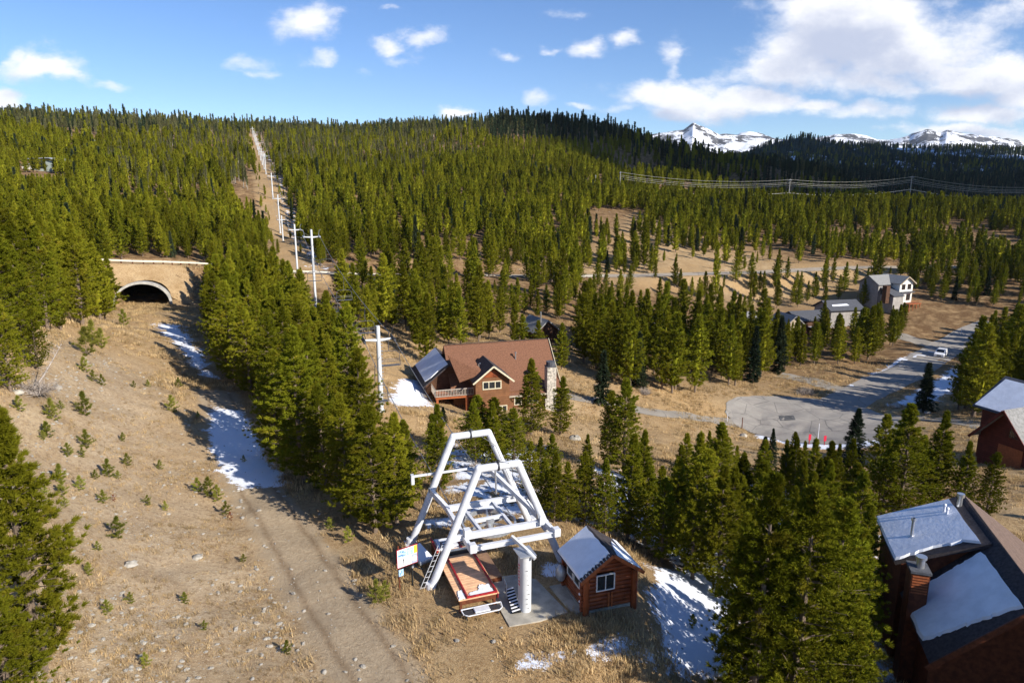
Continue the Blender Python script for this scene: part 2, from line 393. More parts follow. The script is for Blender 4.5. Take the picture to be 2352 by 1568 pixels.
# highway along the embankment
HW = []
for u, v, Y in [(-60,584,116),(60,590,122),(280,602,131),(370,606,137),(470,611,146),(600,620,157),(686,625,162),(800,630,171),(900,632,180),(1100,634,190),(1300,634,197),(1450,633,200),(1600,629,207),(1750,625,213),(1950,615,222),(2120,614,226),(2352,610,235),(2600,605,245)]:
    a, s = ray(u, v); HW.append((a * Y, Y, CAM_H - s * Y))
def smooth_line(P, n=12):
    P = [Vector(p) for p in P]; P = [P[0]*2-P[1]] + P + [P[-1]*2-P[-2]]; out = []
    for i in range(1, len(P) - 2):
        for k in range(n):
            t = k / n; a, b, c, d = P[i-1:i+3]
            out.append(.5 * ((2*b) + (-a+c)*t + (2*a-5*b+4*c-d)*t*t + (-a+3*b-3*c+d)*t**3))
    out.append(P[-2]); return out
HW = smooth_line(HW, 6)
def line_dist(x, y, L):
    """distance to a polyline and the height along it"""
    best = np.full(x.shape, 1e9); z = np.zeros(x.shape); side = np.zeros(x.shape)
    for a, b in zip(L[:-1], L[1:]):
        dx, dy = b[0]-a[0], b[1]-a[1]; l2 = dx*dx + dy*dy + 1e-9
        t = np.clip(((x-a[0])*dx + (y-a[1])*dy) / l2, 0, 1)
        d = np.hypot(x-a[0]-t*dx, y-a[1]-t*dy); m = d < best
        best = np.where(m, d, best); z = np.where(m, a[2] + t*(b[2]-a[2]), z) if len(a) > 2 else z
        side = np.where(m, np.sign(dx*(y-a[1]) - dy*(x-a[0])), side)
    return best, z, side
# tunnel axis
_a, _s = ray(330, 702); TM = Vector((_a * 124, 124, CAM_H - _s * 124))       # centre of the tunnel mouth on the floor
hd = None
for i in range(len(HW) - 1):
    if (HW[i].xy - Vector((-72, 134))).length < 9: hd = (HW[i+1] - HW[i]).xy.normalized()
TD = Vector((-.36, .933)).normalized(); TN = Vector((TD.y, -TD.x))                       # tunnel runs along TD (away); TN to its right
TW, TH_, TL = 4.5, 4.1, 40.0                                              # half width, height, length
PAD = [(0.3, 31.2, 5.2)]
_sk = [(u, v + 20) for u, v in ((-600,236),(0,243),(300,256),(450,264),(560,274),(700,286),(800,288),(900,282),(1000,272),(1120,262),(1200,249),(1300,252),(1400,270),(1500,292),(1600,312),(1700,332),(1800,350),(1900,368),(2000,382),(2352,392),(3000,395))]
_ska = np.array([ray(u, v)[0] for u, v in _sk]); _ske = np.array([-ray(u, v)[1] for u, v in _sk])
def base_h(x, y):
    z = tps(x, y)
    cap_ = CAM_H + y * (np.interp(x / np.maximum(y, 1), _ska, _ske) - .016 * np.clip((680 - y) / 230, 0, 1))
    z = np.where(y > 330, np.minimum(z, cap_ + 60 * np.clip((430 - y) / 100, 0, 1)), z)
    # flat pad under the lift station
    for (cx, cy, r) in PAD:
        d = np.hypot(x - cx, (y - cy)); w = np.clip((r + 3 - d) / 3, 0, 1); w = w*w*(3-2*w); z = z * (1 - w)
    return z
def surf_h(x, y):            # with embankment, without the tunnel trench
    z = base_h(x, y); d, hz, sd = line_dist(x, y, HW)
    n = (fbm(x*.5, y*.5, 3, 5) - .5)
    cut = np.where(d < 4.6, hz, np.where(z < hz, np.maximum(z, hz - (d-4.6)/1.35), np.minimum(z, hz + (d-4.6)/1.6)))
    near = np.clip((16 - d) / 6, 0, 1)
    amp = np.clip((d - 4.6) / 3, 0, 1) * np.clip((np.hypot(x-.3, y-31.2) - 5) / 4, 0.0, 1)
    return np.where(near > 0, cut, z) + n * .45 * amp + (fbm(x*.08, y*.08, 3, 9) - .5) * 1.6 * amp * np.clip((y - 60) / 60, 0, 1)
def trench(x, y):
    along = (x-TM.x)*TD.x + (y-TM.y)*TD.y; acr = (x-TM.x)*TN.x + (y-TM.y)*TN.y
    return along, acr
def height(x, y):
    z = surf_h(x, y); al, ac = trench(x, y)
    m = (al > -.5) & (al < TL) & (np.abs(ac) < TW + .3)
    app = np.clip((al + 16) / 8, 0, 1) * np.clip((TW + 3.0 - np.abs(ac)) / 3.0, 0, 1) * (al <= -.5)
    z = np.where((app > 0) & (z > TM.z), z * (1 - app) + TM.z * app, z)
    return np.where(m, TM.z - .02, z)
NX, NY = 560, 680
gx = 30 * np.sinh(np.linspace(-4.1, 4.1, NX)); gy = 30 + 30 * np.sinh(np.linspace(-1.8, 4.52, NY))
GX, GY = np.meshgrid(gx, gy); GZ = height(GX, GY)
def gz(x, y):
    x = np.asarray(x, float); y = np.asarray(y, float)
    i = np.clip(np.searchsorted(gx, x) - 1, 0, NX - 2); j = np.clip(np.searchsorted(gy, y) - 1, 0, NY - 2)
    fx = np.clip((x - gx[i]) / (gx[i+1] - gx[i]), 0, 1); fy = np.clip((y - gy[j]) / (gy[j+1] - gy[j]), 0, 1)
    return (GZ[j, i]*(1-fx) + GZ[j, i+1]*fx)*(1-fy) + (GZ[j+1, i]*(1-fx) + GZ[j+1, i+1]*fx)*fy
def hit(u, v):
    a, s = ray(u, v); Y = np.geomspace(12, 1300, 3000); z = CAM_H - s * Y; g = gz(a * Y, Y)
    k = np.argmax(z < g)
    if not (z < g).any(): k = len(Y) - 1
    y = float(Y[k]); return a * y, y, float(gz(a * y, y))

# lift line
LYAW = R(20); LA = Vector((math.cos(LYAW), math.sin(LYAW), 0)); LB = Vector((-math.sin(LYAW), math.cos(LYAW), 0))
TK = .385; TC = 11.8                                                    # plan line X = TC - TK*Y
LDIR = Vector((-TK, 1, 0)).normalized(); LSIDE = Vector((LDIR.y, -LDIR.x, 0))

# ------------------------------------------------------------------ ground masks
PR = [proj(0, 0, 0)]
def projn(x, y, z):
    dz = z - CAM_H; dep = np.maximum(y * CP - dz * SP, .5); up = y * SP + dz * CP
    return 1176 + FPX * x / dep, 784 - FPX * up / dep
GU, GV = projn(GX, GY, GZ); front_ = GY > 12
def wpoly(pts): return [hit(u, v)[:2] for u, v in pts]
def soft(poly, w):
    ins = inpoly_np(GX, GY, poly); L = poly + [poly[0]]
    d, _, _ = line_dist(GX, GY, [(p[0], p[1]) for p in L])
    return np.clip(.5 + np.where(ins, d, -d) / w * .5, 0, 1)
track = [(-.2,-.2)]
S_track = wpoly([(338,735),(440,742),(475,800),(520,865),(505,882),(450,862),(400,815),(350,765)])
S_track2 = wpoly([(462,950),(490,930),(560,942),(590,975),(625,1040),(668,1085),(672,1115),(560,1133),(500,1112),(475,1010)])
S_shed = wpoly([(1465,1290),(1640,1300),(1720,1420),(1760,1568),(1560,1568),(1490,1440)])
S_bot = wpoly([(1130,1490),(1300,1470),(1480,1430),(1560,1568),(1150,1568)])
S_cabin = wpoly([(905,870),(975,862),(1000,935),(900,940),(885,905)])
S_mid = wpoly([(960,1000),(1100,1010),(1070,1120),(960,1130)])
S_right = wpoly([(1960,1210),(2040,1180),(2050,1500),(2352,1500),(2352,1600),(1980,1600),(1900,1350)])
S_rd = wpoly([(1880,918),(1930,895),(2140,795),(2215,765),(2230,775),(2150,815),(2000,880),(1940,915)])
S_rd2 = wpoly([(2040,930),(2090,900),(2150,862),(2200,840),(2240,870),(2180,910),(2120,935)])
S_cds = wpoly([(1720,985),(1900,1015),(2020,1005),(2050,1020),(1900,1035),(1730,1005)])
S_lift = wpoly([(1225,1285),(1300,1280),(1330,1330),(1240,1340)])
S_back = wpoly([(950,1190),(1100,1150),(1220,1150),(1240,1190),(1100,1190),(1050,1225),(960,1225)])
snow = np.zeros(GX.shape)
for p, w, k in ((S_track, 2.5, .86), (S_track2, 1.6, 1.0), (S_shed, 1.8, 1.0), (S_bot, .8, .655), (S_cabin, 2, .98), (S_mid, 3, .80), (S_right, 4, .92), (S_rd, 2.5, 1.05), (S_rd2, 3, 1.05), (S_cds, 2, .95), (S_lift, .8, .86), (S_back, 1.2, .8)):
    snow = np.maximum(snow, soft(p, w) * k)
# thin old snow on the shaded forest floor
ff = np.clip(fbm(GX*.03, GY*.03, 3, 21) * 1.6 - .35, 0, 1) * .62
F_mid = wpoly([(1290,1050),(1700,1090),(2000,1120),(2050,1250),(1900,1500),(1720,1568),(1640,1420),(1480,1290),(1300,1200)])
F_st = wpoly([(960,1010),(1300,1010),(1330,1230),(1060,1210),(960,1150)])
floor_ = np.maximum(soft(F_mid, 6) * .80, soft(F_st, 4) * .74)
far_floor = np.clip((GY - 110) / 40, 0, 1) * ff
snow = np.maximum(snow, np.maximum(floor_, far_floor * .75))
# meadows stay snow free
M_mead = wpoly([(1230,625),(1290,585),(1370,570),(1430,515),(1480,495),(1530,530),(1700,560),(1800,600),(1900,605),(2120,622),(2000,660),(1950,700),(1640,690),(1440,650)])
md = soft(M_mead, 8); snow = np.where(md > .5, np.minimum(snow, .30 + .33 * np.clip((fbm(GX*.09, GY*.09, 2, 4) - .6) * 12, 0, 1)), snow)
al_, ac_ = trench(GX, GY)
dl = np.abs((GX - (TC - TK * GY)) * LDIR.y); 
liftclear = ((dl < 8) & (GY > 60)).astype(float)
snow = np.where((liftclear > 0) & (GY > 170), .36 + .20 * np.clip((GX - (TC - TK * GY)) / 5, -.8, 1), snow)
dirtL = [hit(*p)[:2] for p in [(500,905),(560,1060),(600,1140),(680,1260),(770,1400),(880,1568)]]
dirtL = [(p.x, p.y) for p in smooth_line([(a, b, 0) for a, b in dirtL], 6)]
dd, _, dsd = line_dist(GX, GY, dirtL)
dirt = np.clip((2.9 - dd) / 1.8, 0, 1) * .92
rut = np.exp(-((dd - 1.0) / .28) ** 2) 
dirt = dirt * np.clip((GY - 10) / 5, 0, 1)
trackf = np.clip(1 - np.abs(line_dist(GX, GY, [hit(330,702)[:2], hit(400,760)[:2], hit(480,890)[:2], hit(560,1060)[:2]])[0]) / 4.0, 0, 1) * .45
dirt = np.maximum(dirt, trackf)
gravel = soft(wpoly([(60,1568),(20,1000),(150,780),(330,850),(520,1130),(640,1330),(720,1568)]), 5)
lift_dirt = np.where((dl < 7) & (GY > 170), .6, 0)
lush = np.clip((fbm(GX*.05, GY*.05, 3, 33) - .35) * 2, 0, 1)
forest_floor = np.clip(np.maximum(np.maximum(soft(F_mid, 5), soft(F_st, 3) * .7), np.clip((GY - 110) / 30, 0, 1) * (1 - md)), 0, 1) * np.where((dl < 6.5) & (GY > 150), .15, 1)
GZ2 = GZ + 0 * rut + .05 * np.clip(snow - .6, 0, .3) / .3 * (GY < 130)
V = np.stack([GX, GY, GZ2], -1).reshape(-1, 3)
ii = (np.arange(NY - 1)[:, None] * NX + np.arange(NX - 1)[None]).ravel()
Fq = np.stack([ii, ii + 1, ii + NX + 1, ii + NX], 1)
GZ = GZ2

# ground material
def ground_material():
    m = bpy.data.materials.new('meadow_ground'); m.use_nodes = True; t = m.node_tree; b = t.nodes['Principled BSDF']
    b.inputs['Roughness'].default_value = .95; b.inputs['Specular IOR Level'].default_value = .08
    g = nd(t, 'ShaderNodeNewGeometry'); P = g.outputs['Position']
    def at(n):
        a = nd(t, 'ShaderNodeAttribute'); a.attribute_name = n; return a.outputs['Fac']
    n_big = noise(t, P, .06, 4, .6); n_mid = noise(t, P, .45, 5, .65); n_fine = noise(t, P, 4.2, 7, .75); n_tiny = noise(t, P, 17, 4, .75)
    c = mixc(t, sstep(t, n_mid, .3, .7), (.36, .235, .115), (.50, .355, .195))
    c = mixc(t, sstep(t, n_big, .42, .62), c, (.44, .285, .135))
    c = mixc(t, mth(t, 'MULTIPLY', sstep(t, n_fine, .44, .66), .72), c, (.19, .11, .052))
    c = mixc(t, mth(t, 'MULTIPLY', sstep(t, n_tiny, .53, .66), .6), c, (.72, .58, .37))
    # stony slope
    gr = mixc(t, sstep(t, n_mid, .35, .65), (.42, .305, .19), (.53, .41, .275))
    vor = nd(t, 'ShaderNodeTexVoronoi'); vor.inputs['Scale'].default_value = 3.5; lk(t, P, vor.inputs['Vector'])
    stone = mth(t, 'MULTIPLY', mth(t, 'LESS_THAN', vor.outputs['Distance'], .20), sstep(t, noise(t, P, .9, 4, .7), .5, .62))
    gr = mixc(t, mth(t, 'MULTIPLY', sstep(t, n_fine, .46, .64), .62), gr, (.22, .145, .085)); gr = mixc(t, mth(t, 'MULTIPLY', sstep(t, n_tiny, .54, .66), .75), gr, (.74, .64, .48))
    gr = mixc(t, stone, gr, (.60, .54, .44))
    c = mixc(t, mth(t, 'MULTIPLY', at('gravel'), .85), c, gr)
    # forest floor
    fl = mixc(t, sstep(t, n_fine, .35, .65), (.10, .055, .028), (.24, .145, .07))
    c = mixc(t, mth(t, 'MULTIPLY', at('forest_floor'), sstep(t, n_mid, .25, .6)), c, fl)
    # dirt track
    dr = mixc(t, sstep(t, n_fine, .3, .7), (.37, .275, .175), (.49, .385, .26))
    dfac = mth(t, 'ADD', at('dirt'), mth(t, 'MULTIPLY', mth(t, 'SUBTRACT', n_mid, .5), .9))
    c = mixc(t, sstep(t, dfac, .35, .8), c, dr)
    c = mixc(t, mth(t, 'MULTIPLY', mth(t, 'POWER', 2.718, mth(t, 'MULTIPLY', mth(t, 'POWER', mth(t, 'DIVIDE', mth(t, 'SUBTRACT', mth(t, 'ADD', at('trkd'), mth(t, 'MULTIPLY', mth(t, 'SUBTRACT', n_mid, .5), .5)), 1.05), .20), 2.0), -1.0)), mth(t, 'MULTIPLY', sstep(t, n_fine, .3, .6), mth(t, 'GREATER_THAN', at('dirt'), .3))), c, (.27, .19, .115))
    # snow
    sf = mth(t, 'ADD', at('snow'), mth(t, 'MULTIPLY', mth(t, 'SUBTRACT', noise(t, P, .55, 6, .72), .5), 1.35))
    sf = mth(t, 'ADD', sf, mth(t, 'MULTIPLY', mth(t, 'SUBTRACT', n_fine, .5), .5))
    sf = mth(t, 'ADD', sf, mth(t, 'MULTIPLY', mth(t, 'SUBTRACT', n_tiny, .5), .22))
    sn = sstep(t, sf, .60, .70)
    c = mixc(t, sn, c, (.80, .83, .90))
    lk(t, c, b.inputs['Base Color'])
    bn = nd(t, 'ShaderNodeBump'); bn.inputs['Strength'].default_value = .9; bn.inputs['Distance'].default_value = .12
    hh = mth(t, 'ADD', mth(t, 'MULTIPLY', n_fine, 1.0), mth(t, 'MULTIPLY', n_tiny, .6))
    hh = mth(t, 'ADD', mth(t, 'MULTIPLY', hh, mth(t, 'SUBTRACT', 1, mth(t, 'MULTIPLY', sn, .65))), mth(t, 'MULTIPLY', sn, .5))
    lk(t, hh, bn.inputs['Height']); lk(t, bn.outputs[0], b.inputs['Normal'])
    MATS['meadow_ground'] = m
ground_material()
ground = npmesh('ground', V, Fq, 'meadow_ground'); props(ground, kind='structure')
for nm, arr in (('snow', snow), ('dirt', dirt), ('trkd', np.clip(dd, 0, 6)), ('gravel', gravel), ('forest_floor', forest_floor)):
    a = ground.data.attributes.new(nm, 'FLOAT', 'POINT'); a.data.foreach_set('value', arr.ravel().astype(np.float32))
ground.data.polygons.foreach_set('use_smooth', [True] * len(ground.data.polygons))

# ------------------------------------------------------------------ far hills and mountains
def skyline(pts, D):
    a = []; z = []
    for u, v in pts:
        aa, s = ray(u, v); a.append(aa); z.append(CAM_H - s * D)
    return np.array(a), np.array(z)
def far_mesh(name, pts, D, d0, d1, zfloor, mt, na, nr, rough, seed, back=.5):
    a, z = skyline(pts, D); A_ = np.linspace(a[0], a[-1], na); T = np.linspace(0, 1, nr)
    Dd = d0 + (d1 - d0) * T
    AA, DD = np.meshgrid(A_, Dd); ZZ = np.interp(AA, a, z)
    fr = np.clip((DD - d0) / (D - d0), 0, 1); bk = np.clip((DD - D) / (d1 - D), 0, 1)
    x = AA * DD; y = DD
    ridge = (fbm(x * rough[0], y * rough[0] , 6, seed) - .5) * rough[1]
    prof = fr ** 1.05
    h = zfloor + (ZZ - zfloor) * prof * (1 - back * bk) 
    dist = np.abs(DD - D) / (D - d0)
    h = h + ridge * np.clip(dist * 5, .12, 1) * np.clip(fr * 3, 0, 1) - np.clip(dist * 5, 0, 1) * 0
    V = np.stack([x, y, h], -1).reshape(-1, 3); i = (np.arange(nr-1)[:, None]*na + np.arange(na-1)[None]).ravel()
    o = npmesh(name, V, np.stack([i, i+1, i+na+1, i+na], 1), mt); props(o, kind='structure')
    o.data.polygons.foreach_set('use_smooth', [True] * len(o.data.polygons))
    return o, (A_, Dd, h)
def hill_material(name, c1, c2, snowamt, sc):
    m = bpy.data.materials.new(name); m.use_nodes = True; t = m.node_tree; b = t.nodes['Principled BSDF']; b.inputs['Roughness'].default_value = .95; b.inputs['Specular IOR Level'].default_value = .1
    g = nd(t, 'ShaderNodeNewGeometry'); P = g.outputs['Position']
    n = noise(t, P, sc * 6, 6, .7); n2 = noise(t, P, sc, 5, .6)
    c = mixc(t, sstep(t, n, .35, .65), c1, c2)
    sn = sstep(t, mth(t, 'ADD', mth(t, 'MULTIPLY', n2, .7), mth(t, 'MULTIPLY', n, .45)), 1 - snowamt, 1.04 - snowamt)
    c = mixc(t, sn, c, (.82, .84, .88)); lk(t, c, b.inputs['Base Color'])
    MATS[name] = m
hill_material('hill_forest', (.020, .032, .018), (.045, .055, .03), .40, .004)
hill_material('mountain_snow', (.06, .06, .065), (.13, .125, .125), .45, .0035)
hill1, H1 = far_mesh('hills', [(1500,380),(1700,360),(1780,337),(1850,325),(1930,329),(2050,337),(2150,341),(2250,343),(2352,347),(2500,352),(2800,352)], 2600, 1250, 4000, -40, 'hill_forest', 260, 120, (.0035, 150), 3)
hill2, H2 = far_mesh('hills', [(1700,420),(1850,395),(1950,372),(2039,366),(2150,369),(2340,383),(2500,385),(2800,380)], 1500, 950, 1900, -40, 'hill_forest', 200, 60, (.004, 60), 11)
mtn, H3 = far_mesh('mountains', [(1400,330),(1500,306),(1530,302),(1551,298),(1570,296),(1581,288),(1593,279),(1604,286),(1616,290),(1634,299),(1651,307),(1666,305),(1685,308),(1701,310),(1730,312),(1764,314),(1786,320),(1850,322),(1905,312),(1919,308),(1964,307),(1989,311),(2014,321),(2089,326),(2109,318),(2131,311),(2146,313),(2159,318),(2174,308),(2189,307),(2226,314),(2264,327),(2352,335),(2500,330),(2800,320)],
    7000, 4800, 9000, 150, 'mountain_snow', 900, 120, (.0012, 420), 5)

# unseen cloud added right of frame, shaped to shade hill top and far valley
mc = bpy.data.materials.new('shade_cloud'); mc.use_nodes = True; mc.node_tree.nodes['Principled BSDF'].inputs['Base Color'].default_value = (.9, .9, .9, 1); mc.node_tree.nodes['Principled BSDF'].inputs['Roughness'].default_value = 1; MATS['shade_cloud'] = mc
shp = [(-10,760),(10,690),(40,640),(95,560),(120,480),(150,425),(230,400),(400,385),(900,400),(1500,700),(1700,1300),(1650,2300),(1100,2900),(500,2700),(100,1800),(-10,1200)]
SH = smooth_line([(a, b, 0) for a, b in shp + shp[:1]], 8)[:-1]
CH_ = 1650; offv = Vector((sun_dir.x, sun_dir.y, 0)) * (CH_ / sun_dir.z); ccx, ccy = 700, 1300
vs = []; k = len(SH)
for (dz, sc_) in ((0, .985), (40, 1.0), (110, .985), (190, .93), (250, .80), (280, .55), (295, .25)):
    for i, p in enumerate(SH):
        jit = 1 + .012*math.sin(i*1.9+dz*.05) + .008*math.sin(i*4.7)
        vs.append(((p.x-ccx)*sc_*jit, (p.y-ccy)*sc_*jit, dz + (18*math.sin(i*2.3+dz) if dz > 50 else 0)))
fs = [(r_*k+i, r_*k+(i+1) % k, (r_+1)*k+(i+1) % k, (r_+1)*k+i) for r_ in range(6) for i in range(k)]
m = MB(); m.add(vs, fs + [tuple(reversed(range(k))), tuple(6*k+i for i in range(k))]); o = m.build('clouds', 'shade_cloud', None, True); o.location = (ccx+offv.x, ccy+offv.y, CH_); props(o, kind='structure')

# ------------------------------------------------------------------ roads and paths (sheets draped on the ground)
def asphalt(name, c1, c2):
    m = bpy.data.materials.new(name); m.use_nodes = True; t = m.node_tree; b = t.nodes['Principled BSDF']; b.inputs['Roughness'].default_value = .95; b.inputs['Specular IOR Level'].default_value = .04
    P = nd(t, 'ShaderNodeNewGeometry').outputs['Position']
    n = noise(t, P, .35, 5, .7); n2 = noise(t, P, 6, 4, .7)
    c = mixc(t, sstep(t, n, .3, .7), c1, c2); c = mixc(t, mth(t, 'MULTIPLY', sstep(t, n2, .5, .7), .25), c, tuple(x*.6 for x in c1))
    cr = nd(t, 'ShaderNodeTexVoronoi', feature='DISTANCE_TO_EDGE'); cr.inputs['Scale'].default_value = .22; lk(t, P, cr.inputs['Vector'])
    c = mixc(t, mth(t, 'MULTIPLY', mth(t, 'LESS_THAN', cr.outputs['Distance'], .012), .5), c, (.08, .08, .08))
    lk(t, c, b.inputs['Base Color']); MATS[name] = m
asphalt('asphalt', (.29, .262, .235), (.36, .33, .29)); asphalt('path_asphalt', (.27, .24, .20), (.35, .31, .26)); asphalt('highway_asphalt', (.40, .33, .25), (.47, .40, .31))
def ribbon(name, pts, w, material, off=.06, nc=7, z=None):
    L = smooth_line([(p[0], p[1], p[2] if len(p) > 2 else 0) for p in pts], 10); vs = []; n = len(L)
    for i, p in enumerate(L):
        d = (L[min(i+1, n-1)] - L[max(i-1, 0)]); d.z = 0; d.normalize(); s = Vector((d.y, -d.x, 0))
        ww = w if not callable(w) else w(i / (n - 1))
        for k in range(nc):
            q = p + s * ww * (k / (nc - 1) - .5) ; vs.append((q.x, q.y, float(gz(q.x, q.y)) + off))
    fs = [(i*nc+k, i*nc+k+1, (i+1)*nc+k+1, (i+1)*nc+k) for i in range(n-1) for k in range(nc-1)]
    o = npmesh(name, vs, fs, material); return props(o, kind='structure')
def disc(name, cx, cy, r, material, off=.075):
    vs = [(cx, cy, float(gz(cx, cy)) + off)]; fs = []; NA = 64; NRr = 14
    for i in range(1, NRr + 1):
        for k in range(NA):
            an = 2*math.pi*k/NA; q = r * i / NRr * (1 + (.012 * math.sin(k * 1.7) if i == NRr else 0)); x, y = cx + q*math.cos(an), cy + q*math.sin(an); vs.append((x, y, float(gz(x, y)) + off))
    me = bpy.data.meshes.new(name)
    for k in range(NA): fs.append((0, 1+k, 1+(k+1) % NA))
    for i in range(NRr-1):
        for k in range(NA):
            a = 1+i*NA+k; b_ = 1+i*NA+(k+1) % NA; fs.append((a, a+NA, b_+NA, b_))
    me.from_pydata(vs, [], fs); me.materials.append(MATS[material]); o = bpy.data.objects.new(name, me); COL.objects.link(o); return props(o, kind='structure')
CDS = hit(1862, 968); CDR = 13.2
disc('road', CDS[0], CDS[1], CDR, 'asphalt')
RD = [hit(u, v) for u, v in [(1870, 960),(1960, 915),(2040, 875),(2110, 838),(2165, 805),(2205, 783),(2240, 765),(2290, 745)]]
ribbon('road', RD, 7.6, 'asphalt', .06, 9)
ribbon('path', [hit(u, v) for u, v in [(1700, 972),(1600, 958),(1500, 946),(1400, 925),(1320, 912),(1290,905)]], 3.2, 'path_asphalt', .05)
ribbon('path', [hit(u, v) for u, v in [(2010, 905),(1950, 900),(1900, 886),(1850, 872),(1790, 862)]], 4.4, 'path_asphalt', .05)
ribbon('path', [hit(u, v) for u, v in [(2190, 800),(2150, 795),(2110, 785),(2070, 772),(2040, 765)]], 5, 'path_asphalt', .05)
ribbon('path', [hit(u, v) for u, v in [(2040, 958),(2120, 962),(2200, 970),(2290, 985)]], 4, 'path_asphalt', .05)
ribbon('road', [tuple(p) for p in HW[::3]], 7.4, 'highway_asphalt', .07, 7)
pt = hit(1803, 960); 
g_ = MB(); 
for k in range(4):
    for j in range(2):
        pass
px_, py_ = pt[0], pt[1]
vs = []
for j in range(4):
    for k in range(5):
        x = px_ + (k-2)*.62 + j*.2; y = py_ + (j-1.5)*.8; vs.append((x, y, float(gz(x, y)) + .10))
o = npmesh('road_patch', vs, [(j*5+k, j*5+k+1, (j+1)*5+k+1, (j+1)*5+k) for j in range(3) for k in range(4)], 'asphalt_patch'); props(o, kind='structure')

# ------------------------------------------------------------------ tunnel + embankment cap
tun = empty('tunnel', (TM.x, TM.y, TM.z), math.atan2(TN.y, TN.x), label='arched concrete ski tunnel passing under the road embankment at the head of the snowy track', cat='tunnel')
def archpt(t, w, h): return (w * math.cos(math.pi * t), h * math.sin(math.pi * t) ** .9)
NAR = 28
ring = MB(); vs = []
for y0 in (-.9, .5):
    for (w, h) in ((TW + .42, TH_ + .42), (TW, TH_)):
        for k in range(NAR + 1):
            x, z = archpt(k / NAR, w, h); vs.append((x, y0, z - (.3 if k in (0, NAR) else 0)))
fs = []; n = NAR + 1
for k in range(NAR):
    fs += [(k, k+1, n+k+1, n+k), (2*n+k, 3*n+k, 3*n+k+1, 2*n+k+1), (k, 2*n+k, 2*n+k+1, k+1), (n+k, n+k+1, 3*n+k+1, 3*n+k)]
ring.add(vs, fs).build('portal_ring', 'tunnel_concrete', tun, True)
tb = MB(); vs = []
for y0 in (.45, TL + 1):
    for k in range(NAR + 1):
        x, z = archpt(k / NAR, TW + .02, TH_ + .02); vs.append((x, y0, z))
tb.add(vs, [(k, k+1, n+k+1, n+k) for k in range(NAR)]).build('tunnel_lining', 'tunnel_inside', tun, True)
# cap: the embankment surface over the tunnel, starting where it rises above the arch
cv = []; NCX, NCY = 61, 46; XW = TW + 4.5
for i in range(NCX):
    ac = -XW + 2 * XW * i / (NCX - 1)
    az = TH_ * 1.0 * max(0, 1 - (ac / (TW + .42)) ** 2) ** .45 + .42 if abs(ac) < TW + .42 else -1
    ys = np.linspace(-2, TL + 1, 500); xx = TM.x + TN.x*ac + TD.x*ys; yy = TM.y + TN.y*ac + TD.y*ys; sz = surf_h(xx, yy)
    if az > 0:
        ok = (sz > TM.z + az - .12) & (ys > -.6); s0 = ys[np.argmax(ok)] if ok.any() else 10
        s0 = max(s0, -.6)
    else: s0 = -.6
    for j in range(NCY):
        al = s0 + (TL - s0) * (j / (NCY - 1)) ** 1.5
        x = TM.x + TN.x*ac + TD.x*al; y = TM.y + TN.y*ac + TD.y*al
        edge = min(1, (XW - abs(ac)) / 1.5); z = float(surf_h(np.array([x]), np.array([y]))[0])
        if abs(ac) > TW + .5: z = float(gz(x, y)) if abs(ac) > TW + 2.2 else z
        if al < .6 and az > 0: z = max(z, TM.z + az - .15)
        cv.append((x, y, z + .035 - .08 * (1 - edge)))
cap = npmesh('embankment', cv, [(i*NCY+j, (i+1)*NCY+j, (i+1)*NCY+j+1, i*NCY+j+1) for i in range(NCX-1) for j in range(NCY-1)], 'meadow_ground')
props(cap, kind='structure')

# highway over the cap (same road continues, sheet sits a little higher here) and guardrail
def gpost_line(L, step):
    out = []; acc = 0; last = Vector(L[0])
    for p in L[1:]:
        p = Vector(p); seg = (p - last); d = seg.length
        while acc + d >= step:
            t = (step - acc) / d; last = last + seg * t; out.append(last.copy()); seg = p - last; d = seg.length; acc = 0
        acc += d; last = p
    return out
def offset_line(L, off):
    out = []; n = len(L)
    for i, p in enumerate(L):
        d = (L[min(i+1, n-1)] - L[max(i-1, 0)]); d.z = 0; d.normalize(); q = p + Vector((d.y, -d.x, 0)) * off; out.append(Vector((q.x, q.y, p.z)))
    return out
near_edge = offset_line(HW, 4.3)
def on_surf(p): return float(surf_h(np.array([p.x]), np.array([p.y]))[0])
def guardrail(i0, i1, label, step):
    L = near_edge[i0:i1]; p0 = L[0]; z0 = on_surf(p0); g = empty('guardrail', (p0.x, p0.y, z0), label=label, cat='guardrail')
    posts = gpost_line(L, step); nodes = [p - Vector((p0.x, p0.y, z0)) for p in L]
    m = MB()
    for a, b in zip(nodes[:-1], nodes[1:]):
        for dz, hh, off in ((.68, .13, 0), (.50, .13, 0), (.59, .07, .05)):
            m.beam(a + Vector((0, 0, dz)), b + Vector((0, 0, dz)), .05 if off == 0 else .03, hh)
    m.build('rail', 'rail_cream', g)
    for p in posts[:95]:
        q = p - Vector((p0.x, p0.y, z0)); d = Vector((.25, -.2, 0)); q = q + Vector((-.13, .12, 0))
        m = MB(); m.box(q.x-.09, q.x+.09, q.y-.09, q.y+.09, q.z - .5, q.z + .84); m.build('post', 'dark_log', g)
guardrail(3, 34, 'cream metal guardrail on dark posts along the road above the tunnel', 1.9)
guardrail(34, 64, 'long pale guardrail crossing behind the pines in the middle of the valley', 3.8)

